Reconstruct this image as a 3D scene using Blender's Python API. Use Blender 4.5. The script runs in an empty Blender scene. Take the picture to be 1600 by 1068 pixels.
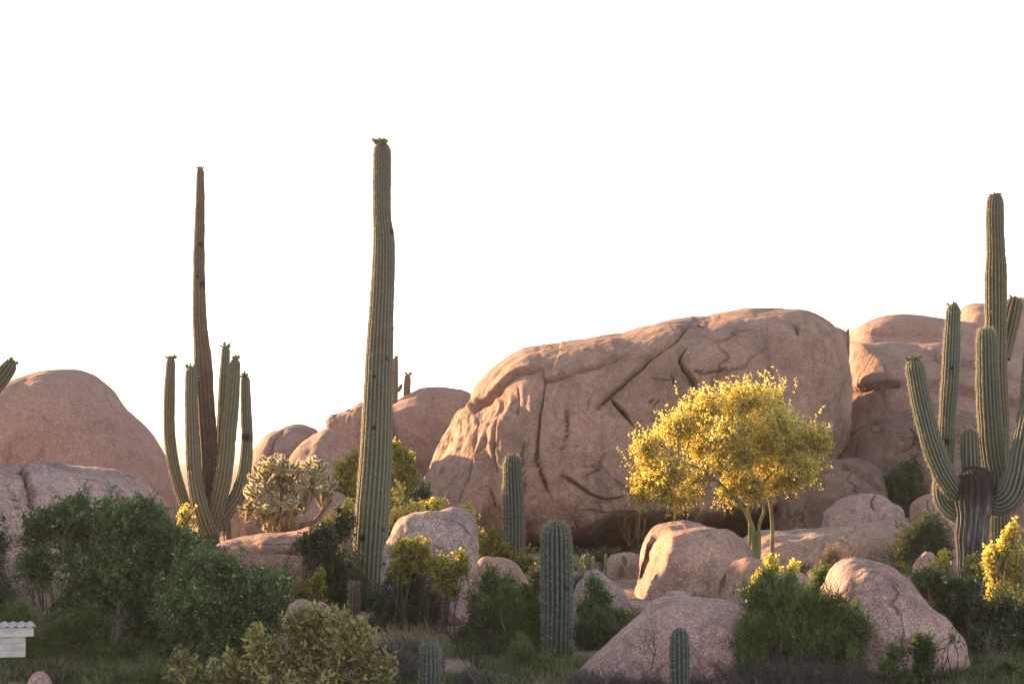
import bpy, math
import numpy as np
from mathutils import Vector

# ------------------------------------------------------------------ frame of reference
F, CX, HY, CZ = 3111.111, 800.0, 720.0, 2.4      # focal length in photo pixels, horizon row, eye height
sc = bpy.context.scene
COL = sc.collection
HAZE = 0.00027
SUN_A, SUN_EL = math.radians(42), math.radians(9)


def W(px, py, Y):
    return np.array([(px - CX) / F * Y, Y, CZ + (HY - py) / F * Y])


def m(px_len, Y):
    return px_len / F * Y


# ------------------------------------------------------------------ noise (numpy)
def _hash(i, j, k, s):
    h = (i * 374761393 + j * 668265263 + k * 2147483647 + s * 1274126177) & 0xFFFFFFFF
    h = ((h ^ (h >> 13)) * 1274126177) & 0xFFFFFFFF
    h = ((h ^ (h >> 16)) * 2246822519) & 0xFFFFFFFF
    return ((h ^ (h >> 15)) & 0xFFFFFF) / float(0xFFFFFF)


def vnoise(P, seed=0):
    P = np.asarray(P, dtype=np.float64)
    I = np.floor(P).astype(np.int64)
    f = P - I
    u = f * f * f * (f * (f * 6 - 15) + 10)
    out = 0
    for a in (0, 1):
        for b in (0, 1):
            for c in (0, 1):
                w = (u[:, 0] if a else 1 - u[:, 0]) * (u[:, 1] if b else 1 - u[:, 1]) * (u[:, 2] if c else 1 - u[:, 2])
                out = out + w * _hash(I[:, 0] + a, I[:, 1] + b, I[:, 2] + c, seed)
    return out * 2 - 1


def fbm(P, seed=0, octs=4, gain=0.5):
    P = np.asarray(P, dtype=np.float64)
    t, a = 0, 1.0
    for o in range(octs):
        t = t + a * vnoise(P * (2.03 ** o) + 17.3 * o, seed + o)
        a *= gain
    return t


def gz_arr(x, y):
    x = np.asarray(x, float); y = np.asarray(y, float)
    P = np.stack([x, y, np.zeros_like(x)], 1)
    g = -0.045 * np.clip(32 - y, 0, 24)
    near = np.clip((120 - np.hypot(x, y - 40)) / 60, 0, 1)
    return g + near * (0.13 * fbm(P * 0.32, 5, 3) + 0.02 * fbm(P * 2.2, 9, 3))


def gz(x, y):
    return float(gz_arr([x], [y])[0])


def nrm(v):
    return v / np.maximum(np.linalg.norm(v, axis=-1, keepdims=True), 1e-9)


# ------------------------------------------------------------------ mesh accumulator
class MB:
    def __init__(self):
        self.v, self.f, self.n = [], [], 0
        self.attr = {}
        self.fm = []

    def add(self, verts, faces, mat=0, **attrs):
        verts = np.asarray(verts, float)
        faces = np.asarray(faces, int)
        k = len(verts)
        if k == 0 or len(faces) == 0:
            return
        self.v.append(verts)
        self.f.append(faces + self.n)
        self.fm.append(np.full(len(faces), mat))
        for key in set(self.attr) | set(attrs):
            lst = self.attr.setdefault(key, [np.zeros(self.n)] if self.n else [])
            val = attrs.get(key, 0.0)
            lst.append(np.broadcast_to(np.asarray(val, float), (k,)))
        self.n += k

    def build(self, name, mats, parent=None, smooth=True, loc=None, world=True):
        """vertices are in world space; loc is the origin of a top-level object"""
        V = np.concatenate(self.v)
        off = np.array(loc if loc is not None else (parent['_o'] if parent is not None else (0, 0, 0)), float)
        V = V - off
        me = bpy.data.meshes.new(name)
        me.vertices.add(len(V))
        me.vertices.foreach_set('co', V.astype(np.float32).ravel())
        idx = np.concatenate([f.ravel() for f in self.f])
        sizes = np.concatenate([np.full(len(f), f.shape[1]) for f in self.f])
        starts = np.concatenate([[0], np.cumsum(sizes)[:-1]])
        me.loops.add(len(idx))
        me.loops.foreach_set('vertex_index', idx.astype(np.int32))
        me.polygons.add(len(sizes))
        me.polygons.foreach_set('loop_start', starts.astype(np.int32))
        me.polygons.foreach_set('material_index', np.concatenate(self.fm).astype(np.int32))
        me.polygons.foreach_set('use_smooth', np.full(len(sizes), smooth))
        for key, lst in self.attr.items():
            a = me.attributes.new(key, 'FLOAT', 'POINT')
            a.data.foreach_set('value', np.concatenate(lst).astype(np.float32))
        me.update(calc_edges=True)
        for mt in (mats if isinstance(mats, (list, tuple)) else [mats]):
            me.materials.append(mt)
        o = bpy.data.objects.new(name, me)
        COL.objects.link(o)
        if parent is not None:
            o.parent = parent
            o['_o'] = [float(c) for c in off]
        elif loc is not None:
            o.location = [float(c) for c in loc]
            o['_o'] = [float(c) for c in loc]
        return o


def tag(o, label=None, cat=None, group=None, kind=None):
    if label: o['label'] = label
    if cat: o['category'] = cat
    if group: o['group'] = group
    if kind: o['kind'] = kind
    return o


def empty(name, loc, label, cat, group=None):
    o = bpy.data.objects.new(name, None)
    COL.objects.link(o)
    o.location = [float(c) for c in loc]
    o.empty_display_size = 0.3
    o['_o'] = [float(c) for c in loc]
    return tag(o, label, cat, group)


def catmull(P, n, closed=False):
    P = np.asarray(P, float)
    if closed:
        Q = np.concatenate([P[-1:], P, P[:2]])
        segs = len(P)
    else:
        Q = np.concatenate([2 * P[:1] - P[1:2], P, 2 * P[-1:] - P[-2:-1]])
        segs = len(P) - 1
    K = 24
    t = np.linspace(0, 1, K, endpoint=False)[:, None]
    out = []
    for i in range(segs):
        p0, p1, p2, p3 = Q[i], Q[i + 1], Q[i + 2], Q[i + 3]
        out.append(0.5 * ((2 * p1) + (-p0 + p2) * t + (2 * p0 - 5 * p1 + 4 * p2 - p3) * t ** 2 + (-p0 + 3 * p1 - 3 * p2 + p3) * t ** 3))
    out = np.concatenate(out)
    out = np.concatenate([out, out[:1] if closed else P[-1:]])
    d = np.concatenate([[0], np.cumsum(np.linalg.norm(np.diff(out[:, :min(3, out.shape[1])], axis=0), axis=1))])
    s = np.linspace(0, d[-1], n, endpoint=not closed)
    return np.stack([np.interp(s, d, out[:, k]) for k in range(out.shape[1])], 1)


def tube(P, R, sides=6):
    """tapered tube through points P with radii R"""
    P = np.asarray(P, float); R = np.broadcast_to(np.asarray(R, float), (len(P),))
    T = nrm(np.gradient(P, axis=0))
    up = np.array([0.31, 0.77, 0.2])
    a = nrm(np.cross(T, up)); b = np.cross(T, a)
    th = np.linspace(0, 2 * math.pi, sides, endpoint=False)
    V = P[:, None, :] + R[:, None, None] * (np.cos(th)[None, :, None] * a[:, None, :] + np.sin(th)[None, :, None] * b[:, None, :])
    n = len(P)
    i = np.arange(n - 1)[:, None]; j = np.arange(sides)[None, :]; j2 = (j + 1) % sides
    Fc = np.stack([i * sides + j, i * sides + j2, (i + 1) * sides + j2, (i + 1) * sides + j], -1).reshape(-1, 4)
    return V.reshape(-1, 3), Fc


def sticks(A, B, ra, rb, sides=3):
    """many straight tapered twigs at once"""
    A = np.asarray(A, float); B = np.asarray(B, float); n = len(A)
    T = nrm(B - A)
    a = nrm(np.cross(T, np.array([0.31, 0.77, 0.2]))); b = np.cross(T, a)
    th = np.linspace(0, 2 * math.pi, sides, endpoint=False)
    ring = np.cos(th)[None, :, None] * a[:, None, :] + np.sin(th)[None, :, None] * b[:, None, :]
    ra = np.broadcast_to(np.asarray(ra, float), (n,)); rb = np.broadcast_to(np.asarray(rb, float), (n,))
    V = np.concatenate([A[:, None, :] + ra[:, None, None] * ring, B[:, None, :] + rb[:, None, None] * ring], 1)
    base = (np.arange(n) * 2 * sides)[:, None]
    j = np.arange(sides)[None, :]; j2 = (j + 1) % sides
    Fc = np.stack([base + j, base + j2, base + sides + j2, base + sides + j], -1).reshape(-1, 4)
    return V.reshape(-1, 3), Fc


def leaf_quads(P, D, L, Wd, rng):
    n = len(P)
    D = nrm(D)
    side = nrm(np.cross(D, rng.normal(size=(n, 3))))
    nn = np.cross(D, side)
    L = np.broadcast_to(np.asarray(L, float), (n,))[:, None]; Wd = np.broadcast_to(np.asarray(Wd, float), (n,))[:, None]
    fold = nn * Wd * 0.25
    V = np.stack([P, P + D * L * 0.5 + side * Wd * 0.5 + fold, P + D * L, P + D * L * 0.5 - side * Wd * 0.5 + fold], 1)
    Fc = np.arange(n * 4).reshape(n, 4)
    return V.reshape(-1, 3), Fc


# ------------------------------------------------------------------ materials
class NT:
    def __init__(self, name):
        self.m = bpy.data.materials.new(name)
        self.m.use_nodes = True
        self.t = self.m.node_tree
        self.t.nodes.clear()
        self.out = self.t.nodes.new('ShaderNodeOutputMaterial')

    def n(self, kind, ins=None, **props):
        nd = self.t.nodes.new(kind)
        for k, v in props.items():
            setattr(nd, k, v)
        for k, v in (ins or {}).items():
            if hasattr(v, 'is_linked') or isinstance(v, bpy.types.NodeSocket):
                self.t.links.new(v, nd.inputs[k])
            else:
                nd.inputs[k].default_value = v
        return nd

    def ramp(self, fac, stops):
        r = self.n('ShaderNodeValToRGB', {'Fac': fac})
        e = r.color_ramp.elements
        while len(e) < len(stops):
            e.new(0.5)
        for el, (p, c) in zip(e, stops):
            el.position = p
            el.color = (*c, 1) if len(c) == 3 else c
        return r.outputs[0]

    def mix(self, fac, a, b, mode='MIX'):
        x = self.n('ShaderNodeMix', data_type='RGBA', blend_type=mode)
        for s, v in ((x.inputs[0], fac), (x.inputs[6], a), (x.inputs[7], b)):
            if isinstance(v, bpy.types.NodeSocket):
                self.t.links.new(v, s)
            else:
                s.default_value = v if not isinstance(v, tuple) else ((*v, 1) if len(v) == 3 else v)
        return x.outputs[2]

    def math(self, op, a, b=0.0, c=None):
        x = self.n('ShaderNodeMath', operation=op)
        for k, v in enumerate((a, b) if c is None else (a, b, c)):
            if isinstance(v, bpy.types.NodeSocket):
                self.t.links.new(v, x.inputs[k])
            else:
                x.inputs[k].default_value = v
        return x.outputs[0]

    def attr(self, name):
        return self.n('ShaderNodeAttribute', attribute_name=name).outputs['Fac']

    def noise(self, vec, scale, detail=4, rough=0.55, dist=0.0):
        return self.n('ShaderNodeTexNoise', {'Vector': vec, 'Scale': scale, 'Detail': detail, 'Roughness': rough, 'Distortion': dist}).outputs['Fac']

    def finish(self, shader):
        self.t.links.new(shader, self.out.inputs['Surface'])
        return self.m


G3 = lambda g: (g, g, g)


def rock_mat(name, a, b, dark, speck=0.5, streak=0.35, fine=1.0, crk=0.55, crkmix=0.0):
    k = NT(name)
    pos = k.n('ShaderNodeNewGeometry').outputs['Position']
    big = k.noise(pos, 0.55, 6, 0.6)
    col = k.mix(k.ramp(big, [(0.36, G3(0)), (0.66, G3(1))]), a, b)
    # desert varnish running down the faces
    mp = k.n('ShaderNodeMapping', {'Vector': pos, 'Scale': (1.0, 1.0, 0.22)}).outputs[0]
    st = k.noise(mp, 1.4, 5, 0.65, 0.4)
    col = k.mix(k.ramp(st, [(0.50, G3(0)), (0.72, G3(streak))]), col, dark)
    bl = k.noise(pos, 3.3, 5, 0.7)
    col = k.mix(k.ramp(bl, [(0.52, G3(0)), (0.74, G3(0.45))]), col, dark)
    w2 = k.noise(pos, 1.15, 7, 0.68, 0.6)
    col = k.mix(k.ramp(w2, [(0.54, G3(0)), (0.62, G3(0.38))]), col, dark)
    lt = k.noise(k.n('ShaderNodeMapping', {'Vector': pos, 'Location': (7, 3, 1)}).outputs[0], 1.7, 6, 0.65)
    col = k.mix(k.ramp(lt, [(0.58, G3(0)), (0.68, G3(0.3))]), col, tuple(min(1, c * 1.35) for c in a))
    # coarse granite grain
    g1 = k.noise(pos, 24 * fine, 3, 0.75)
    col = k.mix(speck, col, k.ramp(g1, [(0.34, G3(0.30)), (0.5, G3(0.52)), (0.64, G3(0.86))]), 'OVERLAY')
    g2 = k.noise(pos, 7 * fine, 4, 0.7)
    col = k.mix(speck * 0.7, col, k.ramp(g2, [(0.32, G3(0.34)), (0.5, G3(0.5)), (0.68, G3(0.70))]), 'OVERLAY')
    wv = k.n('ShaderNodeVectorMath', {0: pos, 1: k.n('ShaderNodeVectorMath', {0: k.n('ShaderNodeTexNoise', {'Vector': pos, 'Scale': 0.9, 'Detail': 5, 'Roughness': 0.6}).outputs['Color'], 1: (1.1, 1.1, 1.1)}, operation='MULTIPLY').outputs[0]}, operation='ADD').outputs[0]
    vm = k.n('ShaderNodeMapping', {'Vector': wv, 'Rotation': (0, 0.35, 0.2), 'Scale': (1.0, 1.0, 0.42)}).outputs[0]
    vd = k.n('ShaderNodeTexVoronoi', {'Vector': vm, 'Scale': crk}, feature='DISTANCE_TO_EDGE').outputs['Distance']
    gate = k.ramp(k.noise(pos, 0.5, 3, 0.5), [(0.48, G3(0)), (0.58, G3(1))])
    line = k.math('MULTIPLY', k.ramp(vd, [(0.0, G3(1)), (0.022, G3(0))]), gate)
    col = k.mix(k.math('MULTIPLY', line, crkmix), col, tuple(c * 0.35 for c in dark))
    h1 = k.noise(pos, 2.6, 8, 0.62)
    h1 = k.math('SUBTRACT', h1, k.math('MULTIPLY', line, crkmix))
    h2 = k.noise(pos, 17 * fine, 5, 0.7)
    b1 = k.n('ShaderNodeBump', {'Height': h1, 'Strength': 0.75, 'Distance': 0.2}).outputs[0]
    b2 = k.n('ShaderNodeBump', {'Height': h2, 'Strength': 0.65, 'Distance': 0.035, 'Normal': b1}).outputs[0]
    p = k.n('ShaderNodeBsdfPrincipled', {'Base Color': col, 'Roughness': 0.88, 'Normal': b2})
    p.inputs['Specular IOR Level'].default_value = 0.25
    return k.finish(p.outputs[0])


def leaf_mat(name, dark, light, trans=0.35, bloom=None, rough=0.55, tcol=None):
    k = NT(name)
    t = k.attr('tone')
    col = k.ramp(t, [(0.0, dark), (1.0, light)])
    if bloom:
        col = k.mix(k.attr('bloom'), col, bloom)
    p = k.n('ShaderNodeBsdfPrincipled', {'Base Color': col, 'Roughness': rough})
    p.inputs['Specular IOR Level'].default_value = 0.3
    tc = k.mix(1.0, col, tcol if tcol else (1.0, 1.0, 0.75), 'MULTIPLY')
    tr = k.n('ShaderNodeBsdfTranslucent', {'Color': tc})
    mx = k.n('ShaderNodeMixShader', {0: trans, 1: p.outputs[0], 2: tr.outputs[0]})
    return k.finish(mx.outputs[0])


def plain_mat(name, a, b, scale=8, rough=0.85, bump=0.02, stretch=(1, 1, 0.3)):
    k = NT(name)
    pos = k.n('ShaderNodeNewGeometry').outputs['Position']
    mp = k.n('ShaderNodeMapping', {'Vector': pos, 'Scale': stretch}).outputs[0]
    nz = k.noise(mp, scale, 6, 0.65)
    col = k.ramp(nz, [(0.3, a), (0.7, b)])
    bp = k.n('ShaderNodeBump', {'Height': nz, 'Strength': 0.6, 'Distance': bump}).outputs[0]
    p = k.n('ShaderNodeBsdfPrincipled', {'Base Color': col, 'Roughness': rough, 'Normal': bp})
    p.inputs['Specular IOR Level'].default_value = 0.25
    return k.finish(p.outputs[0])


def cactus_mat(name, valley, skin, crest, bark=(0.06, 0.045, 0.04), barkmix=0.0):
    k = NT(name)
    pos = k.n('ShaderNodeNewGeometry').outputs['Position']
    cr = k.attr('crest')
    nz = k.noise(k.n('ShaderNodeMapping', {'Vector': pos, 'Scale': (1, 1, 2.2)}).outputs[0], 2.6, 5, 0.65)
    sk = k.mix(k.ramp(nz, [(0.35, G3(0)), (0.7, G3(1))]), skin, tuple(c * 0.72 for c in skin))
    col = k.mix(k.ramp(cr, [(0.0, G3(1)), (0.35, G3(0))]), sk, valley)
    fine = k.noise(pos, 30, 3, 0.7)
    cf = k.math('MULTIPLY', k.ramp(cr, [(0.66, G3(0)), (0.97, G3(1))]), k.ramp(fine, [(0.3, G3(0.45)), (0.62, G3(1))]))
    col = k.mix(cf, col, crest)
    blot = k.noise(pos, 5.5, 5, 0.7)
    brown = k.math('MAXIMUM', k.math('MULTIPLY', k.ramp(blot, [(0.57, G3(0)), (0.70, G3(0.6))]), 1.0), k.attr('age'))
    bcol = k.mix(k.ramp(k.noise(k.n('ShaderNodeMapping', {'Vector': pos, 'Scale': (1, 1, 0.5)}).outputs[0], 9, 5, 0.7), [(0.3, G3(0)), (0.7, G3(1))]), bark, tuple(min(1, c * 2.2) for c in bark))
    col = k.mix(brown, col, bcol)
    col = k.mix(k.attr('scar'), col, (0.018, 0.013, 0.011))
    bp = k.n('ShaderNodeBump', {'Height': fine, 'Strength': 0.35, 'Distance': 0.012}).outputs[0]
    p = k.n('ShaderNodeBsdfPrincipled', {'Base Color': col, 'Roughness': 0.7, 'Normal': bp})
    p.inputs['Specular IOR Level'].default_value = 0.3
    return k.finish(p.outputs[0])


ROCK_PINK = rock_mat('granite_pink', (0.39, 0.25, 0.205), (0.27, 0.17, 0.142), (0.13, 0.086, 0.075), 0.5, 0.7, 0.9, 0.5, 0.45)
ROCK_LEFT = rock_mat('granite_rose', (0.37, 0.24, 0.21), (0.31, 0.195, 0.17), (0.19, 0.125, 0.11), 0.55, 0.25, 0.95, 0.4, 0.25)
ROCK_NEAR = rock_mat('granite_pale', (0.49, 0.33, 0.31), (0.355, 0.232, 0.212), (0.15, 0.10, 0.094), 0.95, 0.6, 1.6, 0.8, 0.35)
NEAR_GREY = rock_mat('granite_greyed', (0.45, 0.325, 0.305), (0.335, 0.24, 0.225), (0.16, 0.118, 0.112), 0.95, 0.75, 1.4, 0.9, 0.5)
NEAR_TAN = rock_mat('granite_tan', (0.47, 0.305, 0.255), (0.34, 0.215, 0.18), (0.15, 0.098, 0.085), 0.9, 0.65, 1.8, 0.7, 0.5)
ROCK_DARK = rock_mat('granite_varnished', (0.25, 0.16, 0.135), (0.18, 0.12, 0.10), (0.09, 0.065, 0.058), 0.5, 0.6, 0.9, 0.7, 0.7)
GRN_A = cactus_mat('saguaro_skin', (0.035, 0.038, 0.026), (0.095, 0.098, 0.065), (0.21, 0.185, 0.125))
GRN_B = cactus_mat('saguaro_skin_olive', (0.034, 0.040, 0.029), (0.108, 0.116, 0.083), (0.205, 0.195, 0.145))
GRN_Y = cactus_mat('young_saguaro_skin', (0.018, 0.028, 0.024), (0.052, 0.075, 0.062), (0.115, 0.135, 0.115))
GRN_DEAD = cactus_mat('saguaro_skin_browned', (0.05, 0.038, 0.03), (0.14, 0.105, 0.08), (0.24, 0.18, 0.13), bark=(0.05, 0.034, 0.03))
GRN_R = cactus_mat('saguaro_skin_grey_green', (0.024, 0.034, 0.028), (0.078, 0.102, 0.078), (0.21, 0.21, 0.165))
SPINE = leaf_mat('cactus_spines', (0.26, 0.23, 0.19), (0.55, 0.50, 0.42), 0.5)
CHOLLA_SP = leaf_mat('cholla_spines', (0.34, 0.25, 0.15), (0.96, 0.93, 0.82), 0.6)
BUD = plain_mat('cactus_buds', (0.10, 0.13, 0.03), (0.22, 0.24, 0.06), 18)
BUD_DARK = plain_mat('cactus_buds_dry', (0.04, 0.035, 0.025), (0.09, 0.08, 0.05), 18)
def deadwood_mat():
    k = NT('dead_cactus_wood')
    pos = k.n('ShaderNodeNewGeometry').outputs['Position']
    nz = k.noise(k.n('ShaderNodeMapping', {'Vector': pos, 'Scale': (1, 1, 0.12)}).outputs[0], 10, 6, 0.65)
    col = k.ramp(nz, [(0.32, (0.040, 0.037, 0.038)), (0.52, (0.105, 0.097, 0.098)), (0.68, (0.28, 0.26, 0.255))])
    col = k.mix(k.ramp(k.attr('crest'), [(0.25, G3(0.55)), (0.75, G3(0))]), col, (0.04, 0.034, 0.033))
    n2 = k.noise(pos, 6, 5, 0.7)
    burn = k.ramp(k.math('ADD', k.attr('age'), k.math('MULTIPLY', k.math('SUBTRACT', n2, 0.5), 0.9)), [(0.5, G3(0)), (1.0, G3(0.85))])
    col = k.mix(burn, col, k.ramp(n2, [(0.35, (0.012, 0.010, 0.010)), (0.7, (0.055, 0.042, 0.038))]))
    bp = k.n('ShaderNodeBump', {'Height': k.math('ADD', nz, n2), 'Strength': 0.9, 'Distance': 0.06}).outputs[0]
    p = k.n('ShaderNodeBsdfPrincipled', {'Base Color': col, 'Roughness': 0.9, 'Normal': bp})
    p.inputs['Specular IOR Level'].default_value = 0.2
    return k.finish(p.outputs[0])


DEADWOOD = deadwood_mat()
BARK = plain_mat('dark_bark', (0.05, 0.042, 0.037), (0.17, 0.14, 0.12), 9)
TWIG = plain_mat('grey_twig', (0.10, 0.085, 0.08), (0.20, 0.17, 0.16), 9)
TWIG_DK = plain_mat('dark_twig', (0.03, 0.024, 0.022), (0.075, 0.06, 0.055), 9)
PV_BARK = plain_mat('palo_verde_bark', (0.12, 0.115, 0.05), (0.27, 0.25, 0.12), 9)
PV_LEAF = leaf_mat('palo_verde_bloom', (0.72, 0.60, 0.14), (0.98, 0.90, 0.40), 0.74, tcol=(1, 0.97, 0.7))
YEL_LEAF = leaf_mat('yellow_bloom', (0.42, 0.38, 0.08), (0.90, 0.80, 0.28), 0.5, tcol=(1, 0.97, 0.7))
DKG_LEAF = leaf_mat('dark_green_leaf', (0.030, 0.070, 0.032), (0.175, 0.275, 0.120), 0.38, bloom=(0.62, 0.60, 0.36))
OLV_LEAF = leaf_mat('olive_leaf', (0.10, 0.105, 0.034), (0.46, 0.43, 0.19), 0.35)
YGR_LEAF = leaf_mat('yellow_green_leaf', (0.15, 0.16, 0.03), (0.55, 0.50, 0.13), 0.5)
BRG_LEAF = leaf_mat('bright_green_leaf', (0.045, 0.075, 0.028), (0.190, 0.255, 0.090), 0.35, bloom=(0.55, 0.50, 0.20))
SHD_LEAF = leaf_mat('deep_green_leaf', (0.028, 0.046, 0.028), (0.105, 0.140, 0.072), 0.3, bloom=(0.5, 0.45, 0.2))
GRY_LEAF = leaf_mat('grey_sage_leaf', (0.10, 0.095, 0.10), (0.24, 0.225, 0.235), 0.3)
DRY_LEAF = leaf_mat('dry_straw', (0.20, 0.14, 0.08), (0.46, 0.36, 0.22), 0.35)
PAD = plain_mat('pear_pad_skin', (0.09, 0.14, 0.07), (0.16, 0.21, 0.11), 14, stretch=(1, 1, 1))
CHOLLA_SK = plain_mat('cholla_skin', (0.12, 0.105, 0.06), (0.22, 0.19, 0.11), 20)
WHITE = plain_mat('white_paint', (0.36, 0.33, 0.32), (0.76, 0.74, 0.76), 9, rough=0.6, bump=0.004, stretch=(0.25, 1, 1))
METAL = plain_mat('galvanised_sheet', (0.30, 0.27, 0.26), (0.60, 0.61, 0.66), 5, rough=0.45, bump=0.002, stretch=(1, 1, 1))


def ground_mat():
    k = NT('desert_soil')
    pos = k.n('ShaderNodeNewGeometry').outputs['Position']
    a = k.noise(pos, 0.7, 6, 0.6)
    col = k.ramp(a, [(0.32, (0.30, 0.215, 0.185)), (0.68, (0.46, 0.355, 0.315))])
    g = k.noise(pos, 22, 5, 0.75)
    col = k.mix(0.7, col, k.ramp(g, [(0.3, G3(0.22)), (0.5, G3(0.5)), (0.7, G3(0.8))]), 'OVERLAY')
    v = k.n('ShaderNodeTexVoronoi', {'Vector': pos, 'Scale': 9.0}).outputs['Distance']
    bp = k.n('ShaderNodeBump', {'Height': k.math('ADD', k.math('MULTIPLY', v, -0.6), g), 'Strength': 0.8, 'Distance': 0.05}).outputs[0]
    p = k.n('ShaderNodeBsdfPrincipled', {'Base Color': col, 'Roughness': 0.95, 'Normal': bp})
    p.inputs['Specular IOR Level'].default_value = 0.15
    return k.finish(p.outputs[0])


# ------------------------------------------------------------------ setting: ground and far hills
def build_ground():
    def axis(lo, hi, step, far, r=1.35):
        a = list(np.arange(lo, hi + 1e-6, step))
        s, x = step, hi
        while x < far:
            s *= r; x += s; a.append(x)
        s, x = step, lo
        while x > -far:
            s *= r; x -= s; a.insert(0, x)
        return np.array(a)
    xs = axis(-18, 18, 0.16, 6000)
    ys = axis(14, 66, 0.16, 6000)
    X, Y = np.meshgrid(xs, ys)
    Z = gz_arr(X.ravel(), Y.ravel())
    nx, ny = len(xs), len(ys)
    i = np.arange(ny - 1)[:, None]; j = np.arange(nx - 1)[None, :]
    Fc = np.stack([i * nx + j, i * nx + j + 1, (i + 1) * nx + j + 1, (i + 1) * nx + j], -1).reshape(-1, 4)
    b = MB(); b.add(np.stack([X.ravel(), Y.ravel(), Z], 1), Fc)
    tag(b.build('ground', ground_mat()), 'pale pinkish gravelly desert soil between the boulders', None, None, 'structure')
    # low pale ridge far away, seen between the arms of the many-armed cactus
    xs = np.linspace(-1500, 900, 160); d = np.linspace(-1, 1, 24)
    X, Dd = np.meshgrid(xs, d)
    P = np.stack([X.ravel() * 0.006, np.zeros(X.size), np.zeros(X.size)], 1)
    h = (22 + 9 * fbm(P, 31, 4)) * np.clip(1 - ((X.ravel() + 330) / 1000) ** 2, 0, 1)
    H = h * (1 - np.abs(Dd.ravel()) ** 1.6) * (0.85 + 0.15 * fbm(np.stack([X.ravel() * .02, Dd.ravel() * 4, 0 * h], 1), 8, 3)) - 1
    nx, ny = len(xs), len(d)
    i = np.arange(ny - 1)[:, None]; j = np.arange(nx - 1)[None, :]
    Fc = np.stack([i * nx + j, i * nx + j + 1, (i + 1) * nx + j + 1, (i + 1) * nx + j], -1).reshape(-1, 4)
    b = MB(); b.add(np.stack([X.ravel(), 2600 + Dd.ravel() * 300, H], 1), Fc)
    tag(b.build('distant_hills', plain_mat('far_ridge', (0.52, 0.45, 0.38), (0.62, 0.54, 0.46), 0.02, stretch=(1, 1, 1), bump=0.5)), 'pale low ridge on the far horizon', None, None, 'structure')


# ------------------------------------------------------------------ boulders
def poly_dist(q, pl):
    """distance of each point to a polyline, and the signed side"""
    best = np.full(len(q), 1e9); side = np.zeros(len(q)); tt = np.zeros(len(q))
    L = 0.0
    pl = np.asarray(pl, float)
    tot = np.sum(np.linalg.norm(np.diff(pl, axis=0), axis=1))
    for a, b in zip(pl[:-1], pl[1:]):
        ab = b - a; l = np.linalg.norm(ab)
        t = np.clip(((q - a) @ ab) / (l * l), 0, 1)
        d = q - (a + t[:, None] * ab)
        dist = np.hypot(d[:, 0], d[:, 1])
        s = np.sign(ab[0] * d[:, 1] - ab[1] * d[:, 0])
        k = dist < best
        best[k] = dist[k]; side[k] = s[k]; tt[k] = (L + t[k] * l) / tot
        L += l
    return best, side, tt


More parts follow.
